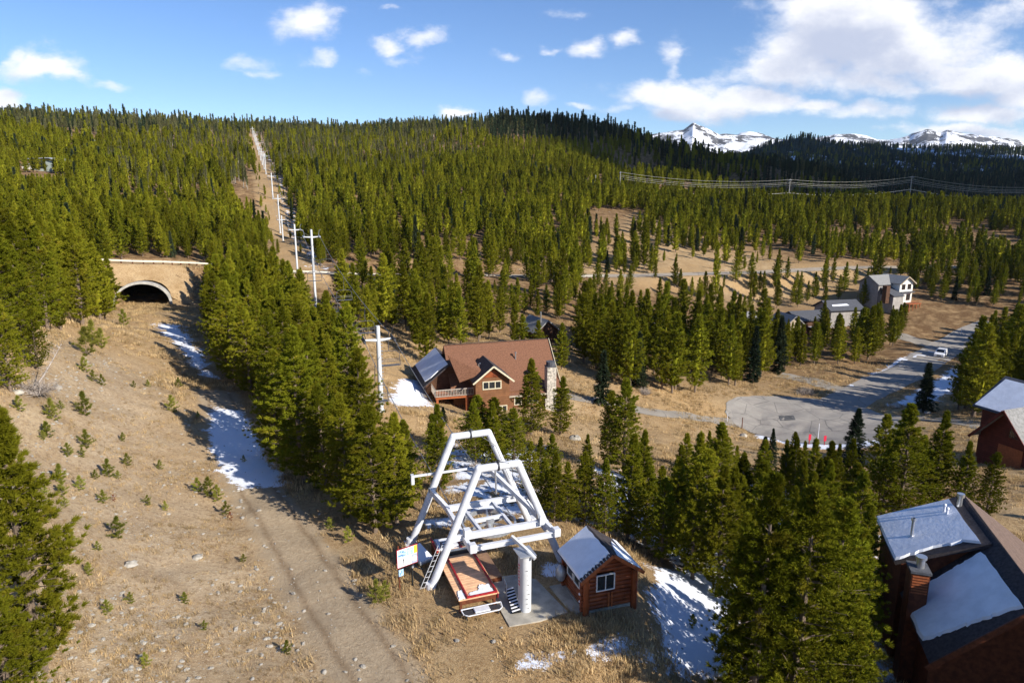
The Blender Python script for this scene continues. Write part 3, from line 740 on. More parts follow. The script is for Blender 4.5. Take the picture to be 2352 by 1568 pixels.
# ------------------------------------------------------------------ chairlift station
BL = Vector((-4.26, 31.6, 0))
st = empty('lift_station', BL, LYAW, label='white steel chairlift end station with two trapezoid frames over a bullwheel', cat='lift station')
D2 = 4.95
for yo in (0, D2):
    f = MB(); f.tube([(2.72, yo, 6.15), (4.86, yo, 6.15)], .2, 16); f.build('top_bar', 'white_paint', st, True)
    for x0, x1 in ((0, 2.72), (7.58, 4.86)):
        m = MB(); m.tube([(x0, yo, -.3), (x1, yo, 6.15)], .205, 16)
        m.lump((x1, yo, 6.15), .207, j=0, seg=16, rings=8); m.build('leg', 'white_paint', st, True)
        m = MB(); m.cyl((x0 + .07, yo), .30, -.3, .28, 16, .25); m.box(x0-.28, x0+.42, yo-.35, yo+.35, -.3, -.02); m.build('foot', 'white_paint', st)
    m = MB(); m.tube([(3.72, yo, 6.15), (3.80, yo, 6.15)], .25, 16); m.tube([(3.76, yo-.05, 6.38), (3.76, yo-.05, 6.52)], .05, 6); m.tube([(3.58, yo, 6.40), (3.9, yo, 6.44)], .03, 6); m.build('clamp', 'dark_steel', st)
m = MB()
zf = 2.55
m.ibeam((1.9, 0, zf), (6.3, 0, zf), .2, .34); m.build('front_beam', 'white_paint', st)
m = MB(); m.ibeam((2.15, -1.0, zf-.2), (6.7, -1.0, zf-.2), .2, .26); m.build('front_beam', 'white_paint', st)
m = MB(); m.ibeam((1.9, 3.1, zf+.12), (5.9, 3.1, zf+.12), .2, .34); m.build('rear_beam', 'white_paint', st)
m = MB(); m.beam((1.95, -1.0, zf-.18), (1.8, 3.2, zf+.15), .2, .3); m.beam((1.8, 3.2, zf+.15), (1.28, D2, 3.1), .2, .3); m.pieces('side_beam', 'white_paint', st)
m = MB(); m.beam((6.6, -1.0, zf-.18), (6.1, 1.4, zf+.25), .2, .3); m.beam((6.1, 1.4, zf+.25), (4.7, 4.6, 4.1), .2, .26); m.beam((6.3, .5, zf+.1), (5.85, 1.2, 3.4), .1, .1); m.pieces('side_beam', 'white_paint', st)
for p, q in (((2.9, -.0, zf-.02), (2.7, 3.1, zf+.05)), ((4.6, 0, zf-.02), (4.5, 3.1, zf+.05)), ((2.8, 1.4, zf), (4.6, 1.5, zf))):
    m = MB(); m.ibeam(p, q, .15, .2); m.build('cross_member', 'white_paint', st)
for x, y in ((1.15, 0), (6.45, 0)):
    m = MB(); m.ibeam((x + (-.02 if x < 3 else .15), y, zf-.06), (x + (.82 if x < 3 else -.4), y, zf), .18, .3); m.box(x-.1+(.1 if x<3 else -.1), x+.4, y-.22, y+.22, zf-.35, zf-.29); m.build('bracket', 'white_paint', st)
for x, y, z in ((2.05, -.05, 2.75), (6.2, -.05, 2.75), (5.85, 3.1, 2.95), (6.65, -1, 2.45), (2.05, -1., 2.4)):
    m = MB(); m.box(x-.18, x+.18, y-.2, y+.2, z-.22, z+.22); m.build('mounting_block', 'white_paint', st, bevel=.02)
m = MB(); m.beam((6.05, 0, 2.6), (5.8, 0, 4.1), .05, .28, (0, 1, 0)); m.build('gusset', 'galvanised', st)
m = MB(); m.beam((1.2, -.02, 2.2), (1.7, 0, 3.4), .05, .26, (0, 1, 0)); m.build('gusset', 'galvanised', st)
# bullwheel
bw = MB(); RW = 1.45; c = Vector((3.75, 1.55, zf - .32))
N = 40
for r0, zz in ((RW, 0), (RW - .12, 0)): pass
ringp = [c + Vector((RW*math.cos(2*math.pi*k/N), RW*math.sin(2*math.pi*k/N), 0)) for k in range(N+1)]
for a, b in zip(ringp[:-1], ringp[1:]): bw.beam(a, b, .12, .22)
for k in range(6):
    an = k*math.pi/3+.3; bw.beam(c, c + Vector((RW*math.cos(an), RW*math.sin(an), 0)), .12, .12)
bw.cyl((c.x, c.y), .28, c.z-.2, c.z+.25, 16); bw.build('bullwheel', 'galvanised', st)
m = MB(); m.ibeam((.45, D2+.25, 3.95), (3.6, D2+.25, 3.95), .08, .12); m.box(.25, .42, D2+.1, D2+.4, 3.5, 4.05); m.build('counterweight_arm', 'white_paint', st)
m = MB(); m.tube([(3.6, -.05, 5.95), (3.7, .1, 4.6)], .05, 8); m.tube([(3.95, 1.8, 5.2), (4.7, 4.4, 4.2)], .07, 8); m.pieces('hanger', 'galvanised', st)
# ladder up the left front leg
m = MB()
for dx in (-.28, -.50):
    m.tube([(0 + dx, -.1, .1), (1.0 + dx, -.1, 2.35)], .014, 6)
for k in range(8):
    t = .12 + k*.28; m.tube([(t*.44 - .50, -.1, t + .02), (t*.44 - .28, -.1, t + .02)], .012, 6)
m.build('ladder', 'white_paint', st)
m = MB()
m.tube([(3.76, 0, 6.4), (4.3, -.15, 6.3), (4.5, -.2, 5.9), (4.55, -.1, 5.2)], .018, 5); m.tube([(3.76, D2, 6.45), (5.2, D2-.3, 5.4), (5.6, D2-1.6, 3.8)], .016, 5); m.tube([(2.5, D2, 6.0), (1.4, D2, 4.2), (1.2, D2-.2, 3.0)], .016, 5)
m.pieces('loose_cable', 'dark_steel', st)

def stadium(cx, cy, w, l, n=10):
    pts = []
    for k in range(n+1):
        an = -math.pi/2 + math.pi*k/n; pts.append((cx + (l/2 - w/2) + w/2*math.cos(an), cy + w/2*math.sin(an)))
    for k in range(n+1):
        an = math.pi/2 + math.pi*k/n; pts.append((cx - (l/2 - w/2) + w/2*math.cos(an), cy + w/2*math.sin(an)))
    return pts
cp = hit(1205, 1408)
col_ = empty('operator_pillar', (cp[0], cp[1] + .3, 0), LYAW, label='squat white steel pillar with a grey cap plate and tilted boom, standing on the concrete pad', cat='pillar')
m = MB(); P2 = [(x, y) for x, y in stadium(0, 0, .56, .80)]
P2 = [(y * 1.0, x) for x, y in P2]
m.extr([(x, y, .03) for x, y in P2], (0, 0, 2.95)); m.build('pillar_shaft', 'tower_paint', col_, True)
m = MB(); m.extr([(x * 1.25, y * 1.12, 2.985) for x, y in P2], (0, 0, .07)); m.box(-.42, .42, -.5, .5, 3.06, 3.10); m.build('cap_plate', 'galvanised', col_)
m = MB(); m.beam((-.42, .70, 3.62), (.12, -.25, 3.18), .14, .14); m.tube([(.08, -.18, 3.22), (.30, -.58, 2.98)], .10, 10); m.build('boom', 'tower_paint', col_)
m = MB(); random.seed(3)
for k in range(7): m.box(-.313 - .004, -.309, -.09 + random.uniform(-.06, .06), .02, 2.45 - k*.17, 2.52 - k*.17)
m.build('stencil_marks', 'band_red', col_)
m = MB()
for k in range(9): m.box(random.uniform(-.12, .1), 0, -.434, -.431, .3 + k*.25, .33 + k*.25)
m.build('scuff_marks', 'dark_steel', col_)

# concrete pads (real slabs)
def slab_from(name, pts, top, th, label, mtl='concrete'):
    W_ = []
    for u, v in pts:
        a, s = ray(u, v); Y = (CAM_H - top) / s; W_.append((a*Y, Y))
    cx = sum(p[0] for p in W_)/len(W_); cy = sum(p[1] for p in W_)/len(W_)
    m = MB(); m.extr([(x-cx, y-cy, -th) for x, y in W_], (0, 0, th)); o = m.build(name, mtl); o.location = (cx, cy, top)
    return props(o, label=label, cat='concrete pad')
slab_from('concrete_pad', [(1122,1326),(1190,1318),(1232,1330),(1304,1404),(1240,1425),(1170,1437),(1130,1365)], .06, .4, 'large weathered concrete pad under the squat white pillar')
slab_from('concrete_pad', [(1262,1345),(1300,1338),(1345,1395),(1325,1408),(1306,1396)], .09, .4, 'narrow concrete walkway slab along the left wall of the log hut')

# wooden loading deck
dk = empty('loading_deck', BL + LA*1.8 + LB*(-.8), LYAW, label='raised orange wooden loading deck with dark red rails and melting snow at its front', cat='deck')
ox, oy = 1.8, -.8
def dkb(t0, t1, b0, b1, z0, z1): m = MB(); m.box(t0-ox, t1-ox, b0-oy, b1-oy, z0, z1); return m
m = MB(); k = -2.8
while k < 1.2:
    m.box(.8-ox, 2.85-ox, k-oy+.008, k+.452-oy, .74, .80); k += .46
m.build('boards', 'deck_wood', dk, bevel=.008)
m = MB(); 
for (a0, a1, b0, b1) in ((.86, 2.8, -2.75, -2.62), (.86, 2.8, 1.0, 1.13), (.86, .98, -2.6, .98), (2.66, 2.78, -2.6, .98)): m.box(a0-ox, a1-ox, b0-oy, b1-oy, .50, .737)
m.build('skirt_frame', 'dark_log', dk)
for tx in (1.25, 2.72): dkb(tx-.035, tx+.035, -2.82, 1.55, .83, .93).build('red_rail', 'red_paint', dk)
dkb(1.29, 2.68, -2.80, -2.73, .83, .92).build('red_rail', 'red_paint', dk)
dkb(2.76, 2.80, -2.83, .6, .55, .79).build('side_board', 'red_paint', dk)
for tx, by in ((.95, -2.6), (2.65, -2.6), (.95, .9), (2.65, .9)): dkb(tx-.06, tx+.06, by-.06, by+.06, -.2, .73).build('leg', 'dark_log', dk)
def snow_patch(pts, z, th, parent, name='snow_cover', seed=1, nrm=None):
    """a thin real layer of snow with a ragged edge on a horizontal top"""
    rr = random.Random(seed); P = []
    n = len(pts)
    for i in range(n):
        a = Vector(pts[i] + (0,)); b = Vector(pts[(i+1) % n] + (0,))
        for k in range(6): P.append(a.lerp(b, k/6) + Vector((rr.uniform(-.05, .05), rr.uniform(-.05, .05), 0)))
    m = MB(); c = sum(P, Vector())/len(P); k = len(P)
    lo = [(p.x, p.y, z) for p in P]; mid = [(c.x + (p.x-c.x)*.93, c.y + (p.y-c.y)*.93, z+th) for p in P]
    m.add(lo + mid, [(i, (i+1) % k, k+(i+1) % k, k+i) for i in range(k)] + [tuple(range(k, 2*k))])
    return m.build(name, 'snow', parent, True)
snow_patch([(1.33-ox, -2.66-oy), (2.64-ox, -2.66-oy), (2.62-ox, -1.95-oy), (2.1-ox, -1.85-oy), (1.9-ox, -2.35-oy), (1.4-ox, -2.42-oy)], .803, .05, dk, seed=2)
snow_patch([(.84-ox, -2.72-oy), (1.18-ox, -2.72-oy), (1.16-ox, -2.0-oy), (.9-ox, -2.05-oy)], .803, .05, dk, seed=4)
dk2 = empty('side_deck', BL + LA*3.2 + LB*.65, LYAW, label='low brown plank deck on the right of the red railed loading deck', cat='deck')
m = MB(); m.box(-.4, .5, -1.4, 1.55, .30, .36); m.build('planks', 'old_deck_wood', dk2)
m = MB(); m.box(-.4, .5, -1.4, -1.32, -.1, .295); m.box(.42, .5, -1.3, 1.5, -.1, .295); m.box(-.4, -.32, -1.3, 1.5, -.1, .295); m.pieces('edge_frame', 'dark_log', dk2)
dk3 = empty('rear_deck', BL + LA*1.75 + LB*2.6, LYAW, label='snow covered rear deck with red side rails behind the orange loading deck', cat='deck')
m = MB(); m.box(-.85, .95, -.65, .75, .70, .76); m.build('planks', 'deck_wood', dk3)
m = MB(); m.box(-.85, -.77, -.6, .7, .1, .697); m.box(.87, .95, -.6, .7, .1, .697); m.box(-.7, .8, -.65, -.58, .1, .697); m.pieces('edge_frame', 'dark_log', dk3)
for x in (-.82, .55):
    m = MB(); m.box(x-.04, x+.04, -.66, .9, .765, .87); m.build('red_rail', 'red_paint', dk3)
snow_patch([(-.7, -.5), (.45, -.5), (.45, .7), (-.72, .7)], .765, .07, dk3, seed=6)
# parked chairs: one on the rear deck, one at the front foot of the deck
def lift_chair(name, loc, yaw, label=None, group=None, hang=True, cat='chairlift chair'):
    o = empty(name, loc, yaw, label=label, cat=cat, group=group)
    return o
bench = empty('parked_chair', BL + LA*2.05 + LB*1.55, LYAW, label='dark metal chairlift seat bench parked across the rear of the red railed deck', cat='chairlift chair')
m = MB(); m.box(-.95, 1.0, -.12, .3, .82, .88); m.build('seat', 'galvanised', bench)
m = MB(); m.box(-.95, 1.0, -.16, -.12, .80, 1.0); m.build('seat_front', 'dark_steel', bench)
m = MB()
for z in (1.1, 1.25, 1.38): m.tube([(-.95, .33, z), (1.0, .33, z)], .025, 6)
m.build('backrest', 'chair_metal', bench)
m = MB()
for x in (-.95, 1.0): m.tube([(x, -.15, .86), (x, .35, .86), (x, .36, 1.4), (x, .1, 1.5), (x, -.15, 1.35)], .028, 6)
m.pieces('bail', 'chair_metal', bench)
ch = empty('parked_chair', BL + LA*.25 + LB*2.3, LYAW + .35, label='chairlift seat with a snowy pad lying left of the deck behind the sloping leg', cat='chairlift chair')
m = MB(); m.slab([(-.55, -.5, .45), (.35, -.5, .45), (.35, .9, .75), (-.55, .9, .75)], .1); m.build('seat', 'galvanised', ch)
m = MB(); m.slab([(-.5, -.45, .54), (.3, -.45, .54), (.3, .85, .84), (-.5, .85, .84)], .08); m.build('snow_cover', 'snow', ch)
m = MB(); m.tube([(-.6, .9, .8), (-.9, .7, 1.0), (-1.0, .1, .9), (-.95, -.5, .5), (-.6, -.8, .3)], .035, 6); m.tube([(-.6, .7, .7), (-.78, .5, .85), (-.85, 0, .75), (-.8, -.45, .4)], .03, 6); m.pieces('bail', 'chair_metal', ch)
fc = empty('parked_chair', BL + LA*1.85 + LB*(-3.25), LYAW, label='white tube chair frame with a pale pad lying below the front deck edge', cat='chairlift chair')
m = MB(); pts = [(-1.0,.25,.42),(-.95,-.05,.34),(-.75,-.2,.32),(.8,-.2,.32),(.98,-.05,.34),(1.0,.25,.42)]
m.tube(pts, .03, 8); m.tube([(-1.0,.25,.42),(1.0,.25,.42)], .03, 8); m.build('frame', 'white_paint', fc)
m = MB(); m.box(-.42, .35, -.2, .24, .36, .44); m.build('pad', 'white_paint', fc, bevel=.03)
m = MB(); m.box(-.93, -.45, -.12, .2, .33, .36); m.box(.38, .93, -.12, .2, .33, .36); m.pieces('net', 'dark_steel', fc)
m = MB()
for x in (-.8, .8): m.box(x-.03, x+.03, -.05, .05, -.2, .3)
m.pieces('support', 'dark_steel', fc)
rp = hit(1180, 1395)
rmp = empty('striped_ramp', (rp[0]-.05, rp[1]+.1, .07), LYAW - .1, label='small black and white striped slatted ramp leaning beside the squat pillar', cat='ramp')
m = MB(); m.slab([(-.22,-.75,.06),(.22,-.75,.06),(.22,.7,.5),(-.22,.7,.5)], .04); m.build('ramp_board', 'black', rmp)
m = MB()
for k in range(8):
    y = -.68 + k*.18; z = .062 + (y+.75)*.3034; m.beam((-.21, y, z+.025), (.21, y+.08, z+.045), .07, .03)
m.build('slats', 'sign_white', rmp)
m = MB(); m.tube([(-.24,.3,.3),(-.24,.3,.95),(-.24,.75,1.0),(-.24,.8,.5)], .025, 6); m.box(-.2,.2,.62,.68,-.07,.4); m.build('handle', 'galvanised', rmp)

# trail map sign
sa = Vector((-5.93, 31.2)); sb = Vector((-4.77, 32.05)); syaw = math.atan2(sb.y-sa.y, sb.x-sa.x); smid = (sa+sb)/2
sg = empty('trail_sign', (smid.x, smid.y, 0), syaw, label='framed trail map board with blue maps, yellow strip and round dial on a dark post', cat='sign')
sw, z0, z1 = .72, 1.32, 2.52
sg.scale = (.82, .82, .86); sg.location.z = .14
m = MB(); m.box(-sw, sw, -.03, .03, z0, z1); m.build('board', 'red_paint', sg)
m = MB(); m.box(-sw+.04, sw-.04, -.034, -.0305, z0+.04, z1-.04); m.build('panel', 'sign_white', sg)
m = MB(); m.box(-sw+.07, -.08, -.037, -.0345, 1.98, 2.42); m.build('map_sheet', 'sign_sky', sg)
m = MB(); rr = random.Random(5)
for k in range(9):
    x = rr.uniform(-sw+.1, -.2); z = rr.uniform(2.0, 2.35); m.box(x, x+rr.uniform(.05, .14), -.0405, -.0375, z, z+rr.uniform(.03, .09))
m.pieces('map_print', 'sign_blue', sg)
m = MB(); m.box(-.06, .42, -.037, -.0345, 1.98, 2.44); m.build('map_sheet', 'sign_sky', sg)
m = MB()
for k in range(10):
    x = rr.uniform(-.04, .34); z = rr.uniform(2.0, 2.38); m.box(x, x+rr.uniform(.03, .09), -.0405, -.0375, z, z+rr.uniform(.015, .06))
m.pieces('map_print', 'sign_blue', sg)
m = MB(); m.box(.45, .68, -.037, -.0345, 1.98, 2.47); m.build('yellow_strip', 'sign_yellow', sg)
m = MB(); m.box(.28, .68, -.037, -.0345, 1.36, 1.95); m.build('grey_panel', 'sign_grey', sg)
m = MB(); m.tube([(.48, -.0375, 1.66), (.48, -.06, 1.66)], .17, 20); m.build('round_dial', 'sign_white', sg)
m = MB(); m.lump((-.28, -.0385, 1.82), .035, (1, .1, 1), 1, j=0); m.beam((-.28, -.0385, 1.80), (-.31, -.0385, 1.66), .006, .06, (1,0,0)); m.beam((-.31, -.0385, 1.67), (-.25, -.0385, 1.56), .006, .035, (1,0,0)); m.beam((-.30, -.0385, 1.76), (-.20, -.0385, 1.70), .006, .025, (1,0,0)); m.beam((-.25, -.0385, 1.56), (-.33, -.0385, 1.50), .006, .03, (1,0,0)); m.beam((-.40, -.0385, 1.50), (-.20, -.0385, 1.46), .006, .015, (1,0,0)); m.build('skier_pictogram', 'black', sg)
m = MB(); m.box(.30, .40, .035, .12, -.3, 2.3); m.build('post', 'black', sg)
m = MB(); m.box(-.60, -.52, .035, .11, -.3, 2.72); m.build('post', 'dark_log', sg)
m = MB(); m.box(-.62, -.30, -.03, -.005, .78, 1.20); m.build('lower_board', 'sign_sky', sg)
m = MB(); m.box(-.57, -.50, -.036, -.0305, .86, 1.02); m.box(-.45, -.38, -.036, -.0305, .95, 1.12); m.build('lower_marks', 'sign_blue', sg)
m = MB(); m.tube([(.35, .02, 1.10), (.35, -.05, 1.10)], .07, 12); m.build('lamp_box', 'galvanised', sg)

# ------------------------------------------------------------------ log hut
def window(parent, c, w, h, ax, n=2, frame='trim_white', fw=.05, dep=.05, name='window'):
    """window in the plane ax ('x+','x-','y+','y-'), centre c, outward depth dep"""
    o = MB(); g = MB(); s = 1 if ax[1] == '+' else -1
    def bx(mb, a0, a1, z0, z1, d0, d1):
        lo, hi = sorted((s*d0, s*d1))
        if ax[0] == 'y': mb.box(c[0]+a0, c[0]+a1, c[1]+lo, c[1]+hi, c[2]+z0, c[2]+z1)
        else: mb.box(c[0]+lo, c[0]+hi, c[1]+a0, c[1]+a1, c[2]+z0, c[2]+z1)
    bx(o, -w/2, w/2, h/2-fw, h/2, -.03, dep); bx(o, -w/2, w/2, -h/2, -h/2+fw, -.03, dep)
    bx(o, -w/2, -w/2+fw, -h/2+fw, h/2-fw, -.03, dep-.002); bx(o, w/2-fw, w/2, -h/2+fw, h/2-fw, -.03, dep-.002)
    for k in range(1, n):
        x = -w/2 + w*k/n; bx(o, x-fw*.4, x+fw*.4, -h/2+fw, h/2-fw, -.03, dep-.004)
    f = o.build(name, frame, parent)
    bx(g, -w/2+fw, w/2-fw, -h/2+fw, h/2-fw, -.02, .008); g.build('pane', 'glass', f); return f
hy = R(18); hf = Vector((math.cos(hy), math.sin(hy), 0)); hg = Vector((-math.sin(hy), math.cos(hy), 0))
hc = Vector((4.72, 29.85, 0))
hut = empty('log_hut', hc, hy, label='small red brown log operator hut with a snow covered gable roof beside the lift', cat='hut')
W2, DP, EZ, RZ = 1.28, 2.35, 2.05, 2.95
m = MB(); m.box(-W2-.1, W2+.1, -.1, DP+.1, -.5, .12); m.build('foundation', 'concrete', hut)
def loggrid(m, x0, x1, y, z0, z1, axis='x', r=.115, skip=None):
    z = z0 + r; k = 0
    while z < z1:
        ends = (x0, x1)
        if skip and skip[2] < z < skip[3]: segs = [(x0, skip[0]), (skip[1], x1)]
        else: segs = [ends]
        for a, b in segs:
            if b - a < .05: continue
            j = .012*math.sin(k*2.3)
            if axis == 'x': m.tube([(a, y+j, z), (b, y+j, z)], r, 10)
            else: m.tube([(y+j, a, z), (y+j, b, z)], r, 10)
        z += r*1.86; k += 1
m = MB(); loggrid(m, -W2-.22, W2+.22, 0, .12, 2.1, skip=(-.72, .22, 1.12, 1.95))
z = 2.15; hw = W2 - .1
while z < RZ - .12: 
    hw = (RZ - .05 - z) / (RZ - EZ) * (W2 + .12); m.tube([(-hw, 0, z), (hw, 0, z)], .11, 10); z += .205
m.build('front_wall', 'log', hut, True)
m = MB(); loggrid(m, -.22, DP+.22, -W2, .22, 2.0, 'y', skip=(.35, 1.95, 1.1, 1.85)); m.build('side_wall', 'log', hut, True)
m = MB(); loggrid(m, -.22, DP+.22, W2, .22, 2.0, 'y'); m.build('side_wall', 'log', hut, True)
m = MB(); loggrid(m, -W2-.22, W2+.22, DP, .12, 2.1); 
z = 2.15
while z < RZ - .12: 
    hw = (RZ - .05 - z) / (RZ - EZ) * (W2 + .12); m.tube([(-hw, DP, z), (hw, DP, z)], .11, 10); z += .205
m.build('rear_wall', 'log', hut, True)
for x in (-W2, W2):
    m = MB(); m.cyl((x + .17*(1 if x < 0 else -1)*0, -.16), .16, -.35, 2.0, 12); m.build('corner_post', 'log', hut, True)
for k in range(6):
    for x in (-W2 + .05, W2 - .05): pass
window(hut, (-.25, -.10, 1.53), .98, .86, 'y-', 2)
window(hut, (-W2-.09, 1.55, 1.45), .72, .72, 'x-', 1); window(hut, (-W2-.09, .72, 1.45), .72, .72, 'x-', 1)
m = MB(); m.box(-.12, -.04, -.17, -.125, .2, .98); m.box(.06, .14, -.17, -.125, .2, .98); m.pieces('conduit', 'wood_orange', hut)
OV = .42; yb, yf = DP + .35, -.36
def rf(x, up=0): return RZ + up - (abs(x)) * (RZ + .05 - EZ) / (W2)
slope = (RZ - EZ) / W2
for s in (-1, 1):
    e = s * (W2 + OV); m = MB(); m.slab([(0, yf, RZ+.16), (e, yf, RZ+.16 - abs(e)*slope), (e, yb, RZ+.16 - abs(e)*slope), (0, yb, RZ+.16)], .10); m.build('roof_slope', 'shingle_dark', hut)
m = MB()
for s in (-1, 1):
    e = s*(W2+OV-.02); m.beam((0, yf-.03, RZ+.07), (e, yf-.03, RZ+.07-abs(e)*slope), .05, .16)
m.build('bargeboard', 'wood_orange', hut)
# snow on the left slope: thick sheet with a scalloped front edge; thin broken snow on the right
m = MB(); NS = 24; top = []; bot = []
pts = []
e = -(W2+OV-.03)
for k in range(NS+1):
    x = -.10 + (e+.10)*k/NS; y = yf + .10 + (.07 if k % 3 == 0 else .14 + .03*(k % 2)); pts.append((x, y))
for k in range(9): pts.append((e + .0, yf + .3 + (yb-.05-yf-.3)*k/8))
for k in range(9): pts.append((e + (-.06 - e)*k/8, yb-.04))
for k in range(7): pts.append((-.08 - .03*(k % 2), yb-.1 + (yf+.4-yb)*k/7))
zz = lambda x: RZ+.165 - abs(x)*slope
lo = [(x, y, zz(x)) for x, y in pts]; cx = e/2; cy = (yf+yb)/2
hi = [(cx+(x-cx)*.95, cy+(y-cy)*.96, zz(cx+(x-cx)*.95)+.09) for x, y in pts]; k = len(pts)
m.add(lo+hi, [(i, (i+1) % k, k+(i+1) % k, k+i) for i in range(k)] + [tuple(range(k, 2*k))]); m.build('snow_cover', 'snow', hut, False)
def snow_strip(pts, th):
    m = MB(); lo = [(x, y, zz(x)) for x, y in pts]; cx = sum(p[0] for p in pts)/len(pts); cy = sum(p[1] for p in pts)/len(pts)
    hi = [(cx+(x-cx)*.9, cy+(y-cy)*.95, zz(cx+(x-cx)*.9)+th) for x, y in pts]; k = len(pts)
    m.add(lo+hi, [(i, (i+1) % k, k+(i+1) % k, k+i) for i in range(k)] + [tuple(range(k, 2*k))]); return m.build('snow_cover', 'snow', hut)
snow_strip([(.25, yf+.1), (.9, yf+.08), (1.6, yf+.1), (1.55, yf+.9), (1.2, yf+1.6), (1.0, yf+2.3), (.7, yf+1.6), (.45, yf+.8)], .05)
snow_strip([(1.62, yf+1.0), (1.66, yb-.1), (1.35, yb-.15), (1.3, yf+1.9)], .05)
m = MB()
for k in range(11):
    x = -(.2 + k*.145); m.beam((x, yf-.02, zz(x)+.0), (x, yf+.2, zz(x)+.0), .05, .025)
m.build('shingle_edge', 'rail_grey', hut)
m = MB(); m.lump((-W2-.35, 2.2, .95), .28, (1, 1, 1.6), 2, j=.05, seg=12, rings=8); m.build('propane_tank', 'galvanised', hut, True)
m = MB(); m.lump((-W2-.2, .12, 1.0), .07, j=.1); m.lump((-W2-.2, .12, .6), .06, j=.1); m.pieces('wall_light', 'sign_white', hut)

# ------------------------------------------------------------------ lift towers, cables, chairs
def tower_xy(Y): return (TC - TK*Y, Y)
TOW = [(64, 748, 1.35), (125.5, 527, 1.0), (168, 515, .95), (225, 495, .9), (240, 447, 1), (279, 397, 1), (338, 352, 1), (360, 349, 1), (385, 343, 1), (410, 336, 1), (438, 330, .9), (465, 325, .9), (495, 319, .9), (530, 314, .9), (570, 309, .9)]
lab = {0: 'nearest white lift tower with a red band, standing in the grass left of the cabin', 1: 'second white lift tower rising out of the pines in front of the road',
       2: 'third white lift tower just behind the guardrail at the foot of the cleared line', 3: 'short white lift tower low on the cleared line, right of a taller one', 4: 'tall white lift tower just behind the short one, low on the cleared hillside line',
       5: 'white lift tower standing alone halfway up the cleared hillside line'}
arms = []
TORD = ['first','second','third','fourth','fifth','sixth','seventh','eighth','ninth','tenth','eleventh','twelfth','thirteenth','fourteenth','last']
for i, (Y, vt, k) in enumerate(TOW):
    x, y = tower_xy(Y); z = float(gz(x, y)); a, s = ray(600, vt); top = max(CAM_H - s*Y, z + 8.0); top = min(top, z + 15)
    o = empty('lift_tower', (x, y, z), math.atan2(LSIDE.y, LSIDE.x), label=lab.get(i, f'small distant white lift tower, {TORD[i]} from the bottom of the hill'), cat='lift tower', group='lift towers climbing the hillside')
    h = top - z; r = .22 if i < 6 else .20
    m = MB(); m.tube([(0, 0, -.5), (0, 0, h)], [r*1.12, r*.92], 16); m.cyl((0, 0), r*1.7, -.4, .12, 16); m.build('mast', 'tower_paint', o, True)
    az = h - 1.35; aw = 1.3
    m = MB(); 
    m.tube([(-aw, 0, az + .02), (-r, 0, az - .06), (r, 0, az - .06), (aw, 0, az + .02)], [.10, .16, .16, .10] if i < 6 else [.12]*4, 10); m.build('crossarm', 'tower_paint', o, True)
    if i < 6:
        for sx in (-1, 1):
            m = MB(); m.beam((sx*(aw+.08), -.95, az+.12), (sx*(aw+.08), .95, az+.22), .07, .16)
            for k2 in range(4): m.tube([(sx*(aw+.02), -.8+k2*.53, az+.0+k2*.03), (sx*(aw+.22), -.8+k2*.53, az+.0+k2*.03)], .17, 12)
            m.tube([(sx*(aw-.1), 0, az+.1), (sx*(aw+.1), -.2, az+1.2), (sx*(aw+.35), -.25, az+1.3)], .035, 6)
            m.build('sheave_train', 'dark_steel' if i == 0 else 'galvanised', o)
    if i == 0:
        m = MB(); m.cyl((0, 0), r*.985, h-3.55, h-3.2, 16); m.build('red_band', 'band_red', o, True)
        m = MB()
        for k2 in range(18): m.box(r*.96, r*.96+.16, -.1, .1, .8+k2*.35, .83+k2*.35)
        m.build('climbing_rungs', 'galvanised', o)
    arms.append((x, y, z + az, aw + .12))
cab_pts = {}
for sx, nm in ((-1, 'left'), (1, 'right')):
    pts = [BL + LA*(3.75 + sx*1.45) + LB*2.0 + Vector((0, 0, 2.25))]
    for (x, y, z, w) in arms:
        pts.append(Vector((x, y, z + .18)) + LSIDE*sx*w)
    full = [];
    for a, b in zip(pts[:-1], pts[1:]):
        L = (b-a).length
        for k in range(10): t = k/10; full.append(a.lerp(b, t) - Vector((0, 0, 4*t*(1-t)*L*.018)))
    full.append(pts[-1]); cab_pts[sx] = full
    o0 = full[0]; m = MB(); m.tube([p - o0 for p in full], .03, 5); o = m.build('lift_cable', 'cable_steel'); o.location = o0
    props(o, label=f'thin steel lift cable running up the hill on the {nm} ends of the tower crossarms', cat='cable')
def at_line(L, Y):
    for a, b in zip(L[:-1], L[1:]):
        if a.y <= Y <= b.y: return a.lerp(b, (Y-a.y)/(b.y-a.y))
    return L[-1]
def make_chair(loc):
    o = empty('lift_chair', loc, math.atan2(LSIDE.y, LSIDE.x))
    props(o, cat='chairlift chair', group='chairs hanging on the lift cable')
    m = MB(); m.tube([(0, 0, .1), (0, 0, -.3), (0, .35, -1.2), (0, .3, -2.0)], .035, 6); m.build('hanger', 'chair_metal', o)
    m = MB(); m.tube([(-1.05, -.35, -3.35), (-1.1, .25, -3.3), (-1.05, .3, -2.3), (-.75, .3, -2.0), (.75, .3, -2.0), (1.05, .3, -2.3), (1.1, .25, -3.3), (1.05, -.35, -3.35)], .035, 6); m.build('bail', 'chair_metal', o)
    m = MB(); m.box(-1.0, 1.0, -.35, .15, -3.42, -3.34); m.build('seat', 'chair_metal', o, bevel=.02)
    m = MB()
    for z in (-3.05, -2.85): m.tube([(-1.05, .28, z), (1.05, .28, z)], .03, 6)
    m.build('backrest', 'chair_metal', o)
    return o
